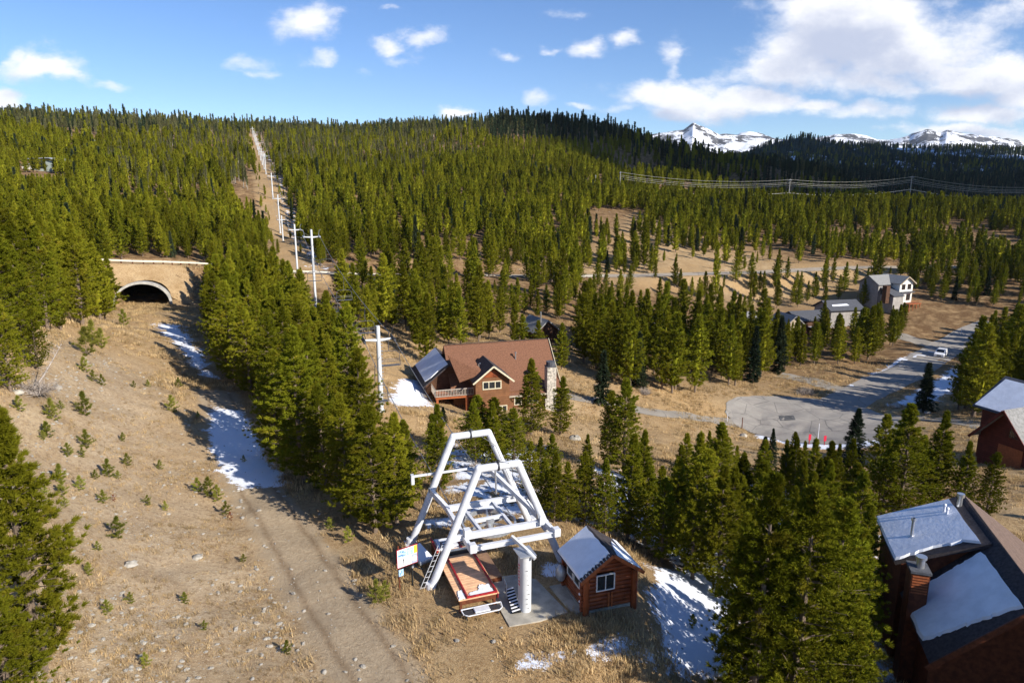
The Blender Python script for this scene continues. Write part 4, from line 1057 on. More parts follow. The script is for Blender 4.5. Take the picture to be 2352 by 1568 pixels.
CHS = [(-1, 58, 'grey lift chair hanging just left of the nearest lift tower mast'), (1, 66.5, 'lift chair hanging at the right end of the nearest tower crossarm'), (-1, 74, 'lift chair hanging over the grass behind the nearest tower, left cable'),
       (1, 80, 'lift chair on the right cable in front of the dark pines behind the nearest tower'), (-1, 90, 'lift chair on the left cable halfway between the nearest two towers'), (1, 97, 'lift chair on the right cable halfway between the nearest two towers'), (-1, 108, 'lift chair on the left cable just before the second tower'), (1, 117, 'lift chair on the right cable just before the second tower')]
proto = None
for sx, Y, lb in CHS:
    p = at_line(cab_pts[sx], Y)
    if proto is None: proto = make_chair(p); o = proto; kids = list(o.children)
    else:
        o = proto.copy(); COL.objects.link(o); o.location = p
        for c_ in kids:
            q = c_.copy(); COL.objects.link(q); q.parent = o
    o['label'] = lb

# ------------------------------------------------------------------ power line
PL = []
for u, vt, Y, lb in ((1368, 402, 372, 'leaning wooden power pole half hidden in the pines at the left end of the wires'), (1425, 394, 380, 'wooden power pole with crossarm where the long wires start at the left'), (1815, 411, 385, 'grey power pole rising behind the forest edge in the middle of the wire span'), (2095, 404, 400, 'tall power pole with crossarm in front of the dark forest at the right'), (2430, 425, 430, 'power pole beyond the right edge of the forest')):
    a, s = ray(u, vt); x, y = a*Y, Y; z = float(gz(x, y)); top = CAM_H - s*Y
    o = empty('power_pole', (x, y, z), label=lb, cat='power pole', group='power poles behind the forest')
    h = top - z; m = MB(); m.tube([(0, 0, -.5), (0, 0, h)], [.26, .2], 8); m.build('pole', 'bark_grey', o)
    m = MB(); m.box(-.1, .1, -2.2, 2.2, h-1.0, h-.75); m.build('crossarm', 'bark_grey', o)
    m = MB()
    for yy in (-2, -.8, .8, 2): m.cyl((0, yy), .09, h-.75, h-.45, 6)
    m.build('insulators', 'sign_grey', o)
    PL.append(Vector((x, y, top)))
PL = PL[1:]
for k, (yy, dz) in enumerate(((-2, -.4), (-.8, -1.9), (.8, -2.7), (2, -3.6), (0, -7.5))):
    full = []
    for a, b in zip(PL[:-1], PL[1:]):
        for j in range(14): t = j/14; full.append(a.lerp(b, t) + Vector((0, yy, dz - 4*t*(1-t)*(b-a).length*.028)))
    o0 = full[0]; m = MB(); m.tube([p-o0 for p in full],   .05 if k < 4 else .09, 4); o = m.build('power_wire', 'rail_cream'); o.location = o0
    props(o, label=['topmost thin wire of the power line sagging over the forest edge', 'second wire from the top of the power line', 'third wire from the top of the power line', 'fourth wire from the top, above the thick bottom cable', 'thick pale bottom cable of the power line sagging lowest over the trees'][k], cat='wire')

# ------------------------------------------------------------------ buildings
def ground_at(x, y): return float(gz(x, y))
def gable_roof(parent, x0, x1, y0, y1, ze, zr, axis, mtl, ov=.5, t=.16, names='roof', only=None):
    """ridge along axis over rectangle; returns slope"""
    if axis == 'x':
        ym = (y0+y1)/2; hw = (y1-y0)/2; sl_ = (zr-ze)/hw
        for s in (-1, 1):
            if only and s != only: continue
            e = hw+ov; m = MB(); m.slab([(x0-ov, ym, zr+t), (x1+ov, ym, zr+t), (x1+ov, ym+s*e, zr+t-e*sl_), (x0-ov, ym+s*e, zr+t-e*sl_)], t); m.build(names, mtl, parent)
    else:
        xm = (x0+x1)/2; hw = (x1-x0)/2; sl_ = (zr-ze)/hw
        for s in (-1, 1):
            if only and s != only: continue
            e = hw+ov; m = MB(); m.slab([(xm, y0-ov, zr+t), (xm, y1+ov, zr+t), (xm+s*e, y1+ov, zr+t-e*sl_), (xm+s*e, y0-ov, zr+t-e*sl_)], t); m.build(names, mtl, parent)
def gable_walls(parent, x0, x1, y0, y1, zb, ze, zr, axis, mtl, name='wall'):
    m = MB()
    if axis == 'y':
        xm = (x0+x1)/2; m.extr([(x0, y0, zb), (x1, y0, zb), (x1, y0, ze), (xm, y0, zr-.01), (x0, y0, ze)], (0, y1-y0, 0))
    else:
        ym = (y0+y1)/2; m.extr([(x0, y0, zb), (x0, y1, zb), (x0, y1, ze), (x0, ym, zr-.01), (x0, y0, ze)], (x1-x0, 0, 0))
    return m.build(name, mtl, parent)
def rake(parent, x, y, half, ze, zr, ov, mtl, axis='y', t=.16, w=.06, h=.2, off=-.04):
    """barge boards along a gable end"""
    sl_ = (zr-ze)/half; e = half+ov; m = MB()
    for s in (-1, 1):
        if axis == 'y': m.beam((x, y+off, zr+t-h/2-.02), (x+s*e, y+off, zr+t-h/2-.02-e*sl_), w, h, (0, 0, 1))
        else: m.beam((x+off, y, zr+t-h/2-.02), (x+off, y+s*e, zr+t-h/2-.02-e*sl_), w, h, (0, 0, 1))
    return m.build('bargeboard', mtl, parent)

# ---- cabin with red roof
cy_ = R(16)
a_, s_ = ray(1132, 938); cf = Vector((a_*81, 81, 0)); cz = -7.0
cab = empty('cabin', (cf.x, cf.y, cz), cy_, label='large brown timber cabin with a rust red shingle roof, stone chimney and front gable', cat='house')
# local: x along ridge (right), y away. front gable face at y=0, x -2.1..2.1
gable_walls(cab, -2.15, 2.15, 0, 5.0, -1, 4.3, 6.0, 'y', 'siding_brown', 'front_gable_wall')
gable_roof(cab, -2.15, 2.15, -.1, 4.6, 4.3, 6.0, 'y', 'shingle_dark', .45, .14, 'front_gable_roof')
rake(cab, 0, -.6, 2.15, 4.3, 6.0, .45, 'trim_cream')
window(cab, (-.1, -.01, 3.55), 2.4, 1.05, 'y-', 3, 'trim_cream', .12, .08)
window(cab, (1.2, -.01, .35), 1.3, 1.0, 'y-', 2, 'trim_cream', .1, .06)
m = MB(); m.extr([(-1.25, -.02, 4.55), (1.25, -.02, 4.55), (0, -.02, 5.65)], (0, -.03, 0)); m.build('gable_shakes', 'log', cab)
# main body: ridge along x from -5 to 9
gable_walls(cab, -4.2, 9.2, 3.2, 11.6, -1, 2.5, 7.1, 'x', 'siding_brown', 'main_wall')
gable_roof(cab, -4.2, 9.2, 2.8, 12.0, 2.5, 7.1, 'x', 'shingle_red', .5, .16, 'main_roof')
m = MB(); m.box(2.2, 9.6, 1.2, 3.19, -1, 2.1); m.build('porch_wall', 'siding_brown', cab)
m = MB(); m.slab([(2.3, 3.0, 2.92), (9.9, 3.0, 2.92), (9.9, .75, 1.75), (2.3, .75, 1.75)], .14); m.build('porch_roof', 'shingle_red', cab)
m = MB(); m.box(2.3, 9.9, .66, .735, 1.52, 1.72); m.build('fascia', 'trim_cream', cab)
m = MB(); m.beam((9.75, 2.28, 2.4), (9.75, 7.38, 7.3), .06, .2); m.build('fascia', 'trim_cream', cab)
window(cab, (3.6, 1.19, .9), 1.0, 1.2, 'y-', 1, 'trim_cream', .12, .06); window(cab, (5.6, 1.19, .9), 1.4, 1.1, 'y-', 2, 'trim_cream', .1, .06)
m = MB(); m.box(7.3, 8.5, .55, 1.7, -1, 5.1); m.box(7.0, 8.9, .35, .55, -1, 1.0); c_ = m.build('chimney', 'stone', cab)
m = MB(); m.box(7.25, 8.55, .5, 1.75, 5.1, 5.16); m.tube([(7.9, 1.1, 5.16), (7.9, 1.1, 5.75)], .58, 14); m.build('chimney_cap', 'shingle_slate', c_)
# left rear wing with snowy slope, ridge along y
gable_walls(cab, -7.6, -1.8, 4.4, 13.0, -1, 3.2, 5.5, 'y', 'siding_dark', 'left_wing_wall')
gable_roof(cab, -7.6, -1.8, 4.0, 13.0, 3.2, 5.5, 'y', 'shingle_dark', .6, .14, 'left_wing_roof')
m = MB(); sl_ = 2.3/2.9; zz2 = lambda x: 5.5+.15 - abs(x+4.7)*sl_
m.slab([(-4.85, 3.9, zz2(-4.85)+.1), (-4.85, 13.3, zz2(-4.85)+.1), (-7.7, 13.3, zz2(-7.7)+.1), (-7.7, 4.6, zz2(-7.7)+.1), (-7.0, 4.2, zz2(-7.0)+.1), (-6.0, 4.4, zz2(-6.0)+.1)], .09); m.build('roof_snow', 'snow', cab)
# small cross gable between (red, facing left front)
m = MB(); m.slab([(-4.9, 3.2, 6.9), (-2.0, 4.2, 7.0), (-1.0, .8, 4.9), (-3.9, 1.2, 3.9)], .12); m.build('valley_roof', 'shingle_red', cab)
# balcony
m = MB(); m.box(-6.9, -2.2, 1.2, 4.35, 1.85, 2.1); m.build('balcony_floor', 'wood_orange', cab)
m = MB(); m.box(-6.95, -2.16, 1.1, 1.19, 3.0, 3.1); m.box(-6.95, -2.16, 1.12, 1.17, 2.2, 2.28)
for k in range(25): m.box(-6.9+k*.195, -6.84+k*.195, 1.12, 1.18, 2.28, 3.0)
m.build('balcony_railing', 'rail_grey', cab)
m = MB(); m.box(-6.95, -6.88, 1.2, 4.3, 3.0, 3.1)
for k in range(16): m.box(-6.94, -6.89, 1.25+k*.195, 1.31+k*.195, 2.1, 3.0)
m.build('balcony_railing', 'rail_grey', cab)
for x, y in ((-6.7, 1.35), (-3.0, 1.35)):
    m = MB(); m.box(x-.14, x+.14, y-.14, y+.14, -1, 1.84); m.build('post', 'wood_orange', cab)
m = MB(); m.tube([(-1.3, 1.9, 5.1), (-1.3, 1.9, 5.85), (-1.15, 1.75, 5.95)], .07, 8); m.build('vent_pipe', 'tin', cab)

m = MB(); m.box(-4.5, 9.6, 7.45, 7.55, 7.27, 7.33); m.build('ridge_cap', 'shingle_dark', cab)
m = MB(); m.box(2.3, 9.9, .60, .655, 1.62, 1.72); m.build('gutter', 'rail_grey', cab)
m = MB(); m.cyl((4.5, 5.4), .09, 5.2, 6.2, 8); m.cyl((4.5, 5.4), .16, 6.05, 6.2, 8); m.build('vent_pipe', 'tin', cab)
# ---- big house bottom right with snowy roof
hd_ = R(-17.5)    # local y axis points away-right, so yaw is negative
Rf = Vector((26.5, 36.96, 2.5)); ax_y = Vector((.30, .954, 0)).normalized(); ax_x = Vector((ax_y.y, -ax_y.x, 0))
G0 = -6.2
hs_ = empty('snowy_house', (Rf.x, Rf.y, G0), math.atan2(ax_x.y, ax_x.x), label='dark log house in the lower right corner with deep snow on its left roof slopes', cat='house')
zr = 2.5 - G0; T1, T2 = 5.5, 10.9      # t measured towards the camera = -y
pit = 1.0
def Bz(r): return zr - r*pit
def Az(r): return zr - .25 - r*.475
m = MB(); m.slab([(.02, .35, zr), (-.0, -T2, zr), (-4.0, -T2, Bz(4.0)), (-4.0, .35-.0, Bz(4.0))], .18); m.build('left_roof', 'shingle_dark', hs_)
m = MB(); m.slab([(.0, .35, zr+.004), (6.5, .35, zr - 6.5*.75), (6.5, -T2, zr-6.5*.75), (.0, -T2, zr+.004)], .18); m.build('right_roof', 'shingle_brown', hs_)
m = MB(); m.slab([(-.3, .4, Az(.3)+.22), (-4.5, .4, Az(4.5)+.22), (-4.5, -4.95, Az(4.5)+.22), (-.3, -5.4, Az(.3)+.22)], .2); m.build('dormer_roof', 'shingle_dark', hs_)
m = MB(); rr = random.Random(8); P_ = []
def edge(p, q, n, j):
    for k in range(n): t = k/n; P_.append((p[0]+(q[0]-p[0])*t + rr.uniform(-j, j), p[1]+(q[1]-p[1])*t + rr.uniform(-j, j)))
edge((-.75, .2), (-4.42, .35), 3, .0); edge((-4.46, .35), (-4.46, -4.85), 3, 0); edge((-4.4, -4.88), (-2.6, -4.6), 8, .06); edge((-2.6, -4.6), (-1.0, -4.7), 6, .1); edge((-.7, -5.2), (-.75, .2), 8, .02)
lo = [(x, y, Az(-x)+.225) for x, y in P_]; cx, cy = -2.6, -2.3
hi = [(cx+(x-cx)*.97, cy+(y-cy)*.97, Az(-(cx+(x-cx)*.97))+.36) for x, y in P_]; k = len(P_)
m.add(lo+hi, [(i, (i+1) % k, k+(i+1) % k, k+i) for i in range(k)] + [tuple(range(k, 2*k))]); m.build('roof_snow', 'snow', hs_)
P_ = []
edge((-.75, -5.45), (-3.5, -5.5), 26, .05); edge((-3.95, -5.6), (-3.95, -9.2), 10, .04); edge((-3.9, -9.3), (-2.6, -9.8), 14, .07); edge((-2.6, -9.8), (-.7, -10.5), 16, .07); edge((-.62, -10.6), (-.70, -5.45), 10, .02)
m = MB(); lo = [(x, y, Bz(-x)+.006) for x, y in P_]; cx, cy = -2.2, -7.4
hi = [(cx+(x-cx)*.97, cy+(y-cy)*.97, Bz(-(cx+(x-cx)*.97))+.15) for x, y in P_]; k = len(P_)
m.add(lo+hi, [(i, (i+1) % k, k+(i+1) % k, k+i) for i in range(k)] + [tuple(range(k, 2*k))]); m.build('roof_snow', 'snow', hs_)
m = MB(); m.extr([(-4.1, 0, -1), (-4.1, 0, Az(4.1)), (-.2, 0, Az(.2)), (-.2, 0, -1)], (0, -4.85, 0)); m.build('wing_wall', 'dark_log', hs_)
m = MB(); m.extr([(-3.5, -4.9, -1), (-3.5, -4.9, Bz(3.7)), (0, -4.9, zr-.3), (5.9, -4.9, zr-.3-5.9*.75), (5.9, -4.9, -1)], (0, -4.4, 0)); m.build('main_wall', 'dark_log', hs_)
m = MB(); m.beam((0, -T2-.05, zr-.15), (-4.1, -T2-.05, Bz(4.1)-.15), .08, .26); m.beam((0, -T2-.05, zr-.15), (6.5, -T2-.05, zr-6.5*.75-.15), .08, .26); m.build('bargeboard', 'dark_log', hs_)
ch_ = MB(); CX, CY = -3.75, -6.6
ch_.box(CX-.42, CX+.42, CY-.5, CY+.5, -1, 7.15); cb = ch_.build('chimney', 'dark_log', hs_)
m = MB()
for k in range(7): m.box(CX-.36, CX+.36, CY-.53, CY-.505, 6.05+k*.15, 6.13+k*.15)
m.build('louvres', 'wood_orange', cb)
m = MB(); m.box(CX-.48, CX+.48, CY-.56, CY+.56, 7.15, 7.28); m.build('chimney_top', 'shingle_slate', cb)
m = MB(); m.cyl((CX+.05, CY), .2, 7.28, 7.75, 16); m.cyl((CX+.05, CY), .27, 7.78, 7.9, 16); m.build('flue_cap', 'tin', cb, True)
m = MB(); r_, t_ = 3.3, 3.0; zb_ = Az(r_)+.3; m.cyl((-r_, -t_), .08, zb_, zb_+1.15, 10); m.cyl((-r_, -t_), .13, zb_+1.0, zb_+1.15, 10); m.cyl((-r_, -t_), .22, zb_-.02, zb_+.1, 12, .1); m.build('vent_pipe', 'tin', hs_, True)
for r_, t_, h_ in ((1.35, 1.2, .45), (1.3, 1.55, .38)):
    m = MB(); zb_ = Az(r_)+.3; m.cyl((-r_, -t_), .06, zb_, zb_+h_, 8); m.lump((-r_, -t_, zb_+h_), .1, j=0); m.build('vent_pipe', 'sign_white', hs_, True)
m = MB(); zb_ = Az(.55)+.2; m.cyl((-.5, -.75), .13, zb_, zb_+.7, 10); m.cyl((-.5, -.75), .2, zb_+.6, zb_+.8, 10); m.build('vent_pipe', 'tin', hs_, True)
window(hs_, (-4.11, -1.5, 3.0), 1.2, 1.2, 'x-', 2, 'dark_log', .08, .05)

# ---- right edge house with gable
rg = R(17.5)
a_, s_ = ray(2296, 1080); 
rh = empty('gabled_house', (a_*64.5, 64.5, -7.2), R(-70), label='dark red house at the right edge with a snowy roof behind its gable', cat='house')
# local y runs away to the right, local x towards the camera
gable_walls(rh, -2.45, 2.45, 0, 9, -1, 3.0, 5.9, 'y', 'siding_red', 'gable_wall')
gable_roof(rh, -2.45, 2.45, -.2, 9, 3.0, 5.9, 'y', 'shingle_grey', .6, .15, 'gable_roof')
rake(rh, 0, -.85, 2.45, 3.0, 5.9, .6, 'siding_red', 'y', .15, .08, .26)
window(rh, (.95, -.01, 3.7), 1.3, 1.0, 'y-', 2, 'dark_log', .06, .05)
m = MB(); m.box(-.5, 1.9, -.06, -.005, -.4, 2.3); m.build('garage_door', 'wood_orange', rh)
gable_walls(rh, -4.6, 8, 2.9, 10.5, -1, 4.9, 7.3, 'x', 'siding_red', 'rear_wall')
gable_roof(rh, -4.6, 8, 2.9, 10.5, 4.9, 7.3, 'x', 'shingle_slate', .7, .15, 'rear_roof')
m = MB(); ym = 6.7; sl2 = 2.4/3.8; zq = lambda y: 7.45 - abs(y-ym)*sl2
m.slab([(-4.9, ym-.5, zq(ym-.5)+.12), (8.4, ym-.5, zq(ym-.5)+.12), (8.4, 2.3, zq(2.3)+.12), (-5.1, 2.3, zq(2.3)+.12)], .11); m.build('roof_snow', 'snow', rh)
m = MB(); m.box(2.2, 4.2, 3.2, 5.8, 1.5, 3.9); m.build('dormer', 'siding_dark', rh)
m = MB(); m.slab([(1.6, 2.8, 4.6), (4.7, 2.8, 4.0), (4.7, 6.2, 4.0), (1.6, 6.2, 4.6)], .14); m.build('dormer_roof', 'shingle_grey', rh)
window(rh, (4.21, 4.5, 3.0), 1.8, 1.0, 'x+', 2, 'trim_white', .08, .05)

# ---- white two-storey house at the right
def house_at(name, u, v, Y, yaw, label):
    a, s = ray(u, v); x = a*Y; z = CAM_H - s*Y; z = min(z, ground_at(x, Y)+(5 if u == 98 else 1.5))
    return empty(name, (x, Y, z), yaw, label=label, cat='house')
wh = house_at('white_house', 2078, 690, 188, R(22), 'white two storey house with a grey gable roof at the far end of the road')
gable_walls(wh, -2.8, 2.8, 0, 8, -3, 5.6, 7.4, 'y', 'stucco_white', 'front_wall')
gable_roof(wh, -2.8, 2.8, 0, 8, 5.6, 7.4, 'y', 'shingle_grey', .6, .2, 'front_roof')
rake(wh, 0, -.65, 2.8, 5.6, 7.4, .6, 'wall_tan', 'y', .2, .1, .3)
wh.scale = (.9, .9, .92)
window(wh, (-1.25, -.02, 4.4), 1.4, 1.6, 'y-', 2, 'siding_dark', .12, .08); window(wh, (1.25, -.02, 4.4), 1.4, 1.6, 'y-', 2, 'siding_dark', .12, .08); window(wh, (1.2, -.02, 1.2), 1.6, 1.9, 'y-', 2, 'siding_dark', .12, .08)
gable_walls(wh, -8.2, -1.8, 3.0, 10, -3, 5.2, 7.3, 'x', 'wall_grey', 'side_wall'); gable_roof(wh, -8.2, -1.0, 3.0, 10, 5.2, 7.3, 'x', 'shingle_grey', .6, .2, 'side_roof')
m = MB(); m.box(-2.9, 2.9, -.9, -.02, 2.7, 2.95); m.build('porch_roof', 'shingle_slate', wh)
m = MB(); m.box(-9.5, -8.0, -1.0, .5, 0, 5.2); m.build('chimney', 'siding_dark', wh)
m = MB(); m.slab([(-7.5, -2.2, 2.2), (-2.9, -2.2, 2.2), (-2.9, 3, 4.2), (-7.5, 3, 4.2)], .2); m.build('lean_to_roof', 'shingle_slate', wh)
m = MB(); m.box(-7.3, -3.0, -1.8, 2.99, -3, 2.1); m.build('lean_to_wall', 'wall_grey', wh)
m = MB()
for k in range(4): m.box(-1.8+k*1.5, -1.62+k*1.5, -3.2, -3.0, -4.5, -.4)
m.box(-2, 3.2, -3.3, -.9, -.45, -.25); m.box(-2, 3.2, -3.3, -3.2, .5, .6); m.build('deck', 'wood_orange', wh)
gh = house_at('garage', 1945, 712, 178, R(12), 'long grey garage with a snow strip on its dark roof, left of the white house')
gable_walls(gh, -4.6, 4.6, 0, 7, -3, 3.2, 5.0, 'x', 'wall_grey', 'wall'); gable_roof(gh, -4.6, 4.6, 0, 7, 3.2, 5.0, 'x', 'shingle_slate', .7, .2, 'roof')
m = MB(); m.slab([(-3.6, 1.0, 3.95), (1.5, 1.1, 4.0), (1.2, 1.8, 4.36), (-3.4, 1.6, 4.26)], .1); m.build('roof_snow', 'snow', gh)
m = MB(); m.extr([(4.62, .1, -1), (4.62, 6.9, -1), (4.62, 6.9, 3.2), (4.62, 3.5, 4.8), (4.62, .1, 3.2)], (.06, 0, 0)); m.build('sunlit_end', 'wall_tan', gh)  # sunlit look of the end wall put into its beige colour
lh = house_at('low_house', 1868, 745, 168, R(14), 'low brown house with a dark roof and a lighter side roof behind tall pines')
gable_walls(lh, -4.2, 4.2, 0, 7, -3, 2.8, 4.4, 'x', 'siding_dark', 'wall'); gable_roof(lh, -4.2, 4.2, 0, 7, 2.8, 4.4, 'x', 'shingle_slate', .6, .2, 'roof')
gable_walls(lh, -8.5, -4.6, -1.5, 5, -3, 2.6, 4.2, 'y', 'wall_tan', 'side_wall'); gable_roof(lh, -8.5, -4.6, -1.5, 5, 2.6, 4.2, 'y', 'shingle_grey', .6, .2, 'side_roof')
m = MB(); m.box(-1.5, 2.8, -1.4, -.02, 1.0, 1.15); m.build('porch_roof', 'snow', lh)
l2 = house_at('pale_roof_house', 1720, 765, 158, R(10), 'house half hidden in the pines with only its pale grey roof showing')
gable_walls(l2, -4.5, 4.5, 0, 7, -3, 2.6, 4.4, 'x', 'siding_dark', 'wall'); gable_roof(l2, -4.5, 4.5, 0, 7, 2.6, 4.4, 'x', 'shingle_grey', .6, .2, 'roof')
h5 = house_at('hidden_cabin', 1256, 790, 128, R(30), 'small brown roofed cabin peeking out of the pines behind the red roofed cabin')
gable_walls(h5, -2.5, 2.5, 0, 6, -3, 2.6, 4.6, 'y', 'siding_dark', 'wall'); gable_roof(h5, -2.5, 2.5, 0, 6, 2.6, 4.6, 'y', 'shingle_grey', .5, .2, 'roof')
m = MB(); m.cyl((-.8, 1.0), .16, 3.5, 6.2, 8); m.build('flue', 'tin', h5)
# hillside houses
h6 = house_at('hillside_house', 98, 388, 318, R(-8), 'pale grey green modern house with a flat sloping roof on the left hillside')
m = MB(); m.box(-5, 8, 0, 8, -10, 3.6); m.build('wall', 'wall_bluegrey', h6)
m = MB(); m.slab([(-5.8, -1.2, 4.6), (4.5, -1.2, 4.9), (4.5, 9, 4.9), (-5.8, 9, 4.6)], .3); m.slab([(4.6, -1.2, 4.9), (9.5, -1.2, 3.4), (9.5, 9, 3.4), (4.6, 9, 4.9)], .3); m.build('roof', 'roof_metal', h6)
m = MB(); m.box(-4.4, 1, -.08, -.01, .2, 3.3); m.build('window_wall', 'glass', h6)
m = MB(); m.box(-10, -5.2, -.5, 6, -6, 1.6); m.build('annex', 'stucco_white', h6)
m = MB(); m.slab([(-10.6, -1, 1.9), (-4.8, -1, 2.3), (-4.8, 6.5, 2.3), (-10.6, 6.5, 1.9)], .25); m.build('annex_roof', 'roof_metal', h6)
window(h6, (6.5, -.02, 2.2), 2.6, 1.6, 'y-', 2, 'trim_white', .15, .1)
def small_house(name, u, v, Y, yaw, label, roof, wall, w=5, d=7, ze=3, zr_=5.2):
    h = house_at(name, u, v, Y, yaw, label); gable_walls(h, -w, w, 0, d, -5, ze, zr_, 'x', wall); gable_roof(h, -w, w, 0, d, ze, zr_, 'x', roof, .7, .25)
    window(h, (-w*.5, -.02, 1.6), 1.6, 1.2, 'y-', 2, 'trim_cream', .15, .1); window(h, (w*.5, -.02, 1.6), 1.6, 1.2, 'y-', 2, 'trim_cream', .15, .1)
small_house('hillside_house', 222, 345, 430, R(6), 'small grey roofed house high among the trees on the left hillside', 'shingle_grey', 'wall_tan', 4.5, 7, 4, 6)
small_house('hillside_house', 463, 360, 420, R(-4), 'house with a rust red roof among the hillside trees left of the cleared lift line', 'shingle_red', 'wall_tan', 5.5, 7, 4.5, 7)
small_house('hillside_house', 165, 368, 380, R(10), 'tiny tan house above the pale modern house on the left hillside', 'wall_tan', 'wall_tan', 2.0, 5, 5, 6.5)

# ------------------------------------------------------------------ car
cx_, cy2, cz2 = hit(2160, 820); 
rdv = (Vector(RD[4]) - Vector(RD[3])); cyaw = math.atan2(rdv.y, rdv.x) + math.pi      # drives towards the cul-de-sac
car = empty('parked_car', (cx_, cy2, cz2 + .08), cyaw, label='white SUV on the road beyond the cul-de-sac', cat='car')
m = MB(); prof = [(-2.3,.35),(-2.35,.95),(-2.25,1.1),(-1.95,1.62),(.3,1.66),(1.15,1.12),(2.1,1.0),(2.35,.8),(2.35,.35)]
body = [(x, -.92, z) for x, z in prof]
vsB = []; 
for yy, ins in ((-.95, 0), (-.80, 1), (.80, 1), (.95, 0)):
    for x, z in prof: vsB.append((x*(1 if not ins else 1), yy*(1 if z < 1.15 else .86), z + (.03 if ins else 0)))
k = len(prof); fsB = []
for r_ in range(3):
    for i in range(k): fsB.append((r_*k+i, r_*k+(i+1) % k, (r_+1)*k+(i+1) % k, (r_+1)*k+i))
fsB += [tuple(range(k)), tuple(reversed(range(3*k, 4*k)))]
m.add(vsB, fsB); m.build('body', 'car_paint', car, False)
m = MB(); m.slab([(.38, -.66, 1.665), (.38, .66, 1.665), (1.13, .74, 1.20), (1.13, -.74, 1.20)], .02); m.build('windscreen', 'glass', car)
for s in (-1, 1):
    m = MB(); m.extr([(-1.9, s*.93*.9, 1.18), (.95, s*.93*.9, 1.18), (.25, s*.83, 1.56), (-1.75, s*.83, 1.56)], (0, s*.03, 0)); m.build('side_window', 'glass', car)
    m = MB(); m.box(2.33, 2.37, s*.62-.2, s*.62+.2, .75, .92); m.build('headlight', 'sign_white', car)
    m = MB(); m.box(.75, .95, s*1.0-.08, s*1.0+.08, 1.15, 1.3); m.build('mirror', 'car_paint', car)
    for x in (-1.45, 1.45):
        w_ = MB(); w_.tube([(x, s*.72, .36), (x, s*.97, .36)], .36, 18); w_ = w_.build('wheel', 'tyre', car); q = MB(); q.tube([(x, s*.96, .36), (x, s*.985, .36)], .22, 12); q.build('rim', 'tin', w_)
m = MB(); m.box(2.345, 2.375, -.4, .4, .55, .85); m.build('grille', 'black', car)

# ------------------------------------------------------------------ small roadside things
def gpos(u, v): x, y, z = hit(u, v); return Vector((x, y, z))
def marker(name, u, v, h, r, mtl, label, cat, topm=None):
    p = gpos(u, v); o = empty(name, p, label=label, cat=cat); m = MB(); m.cyl((0, 0), r, -.3, h, 8, r*.8); m.build('stake', mtl, o)
    if topm: m = MB(); m.box(-r*2.5, r*2.5, -.03-r, -r, h*.45, h*1.02); m.build('reflector', topm, o)
    return o
marker('road_marker', 1858, 1020, 1.5, .07, 'red_paint', 'left of two red plastic markers at the near edge of the cul-de-sac', 'marker', 'band_red')
marker('road_marker', 1893, 1022, 1.4, .07, 'red_paint', 'right of two red plastic markers at the near edge of the cul-de-sac', 'marker', 'band_red')
marker('snow_stake', 1877, 1022, 3.2, .05, 'sign_white', 'thin white snow stake between the two red markers', 'stake')
marker('snow_stake', 1670, 970, 1.5, .05, 'sign_white', 'white stake where the narrow driveway meets the cul-de-sac', 'stake')
marker('road_marker', 1704, 984, 1.8, .08, 'dark_log', 'short dark wooden post at the left rim of the cul-de-sac', 'post')
marker('snow_stake', 2207, 770, 1.8, .06, 'sign_white', 'white stake beside the far end of the road', 'stake')
for i, (u, v, r, lb) in enumerate([(2058, 935, .8, 'pale tan boulder at the right rim of the cul-de-sac'), (2110, 946, .6, 'grey boulder under the small spruce beside the cul-de-sac'), (1707, 1002, .5, 'pale boulder below the left rim of the cul-de-sac'), (1320, 1010, .6, 'grey boulder in the grass below the cabin'), (2130, 950, .5, 'small dark boulder at the foot of the small spruce'), (300, 1300, .3, 'pale stone on the open left slope'), (454, 1283, .25, 'white stone in the middle of the open slope'), (40, 905, .35, 'white stone under the grey dead shrub'), (132, 893, .3, 'pale flat stone right of the grey dead shrub')]):
    p = gpos(u, v); m = MB(); m.lump((0, 0, r*.25), r, (1.2, 1, .6), i, 9, 6, .2); o = m.build('boulder', 'rock', None, True); o.location = p; props(o, label=lb, cat='boulder')

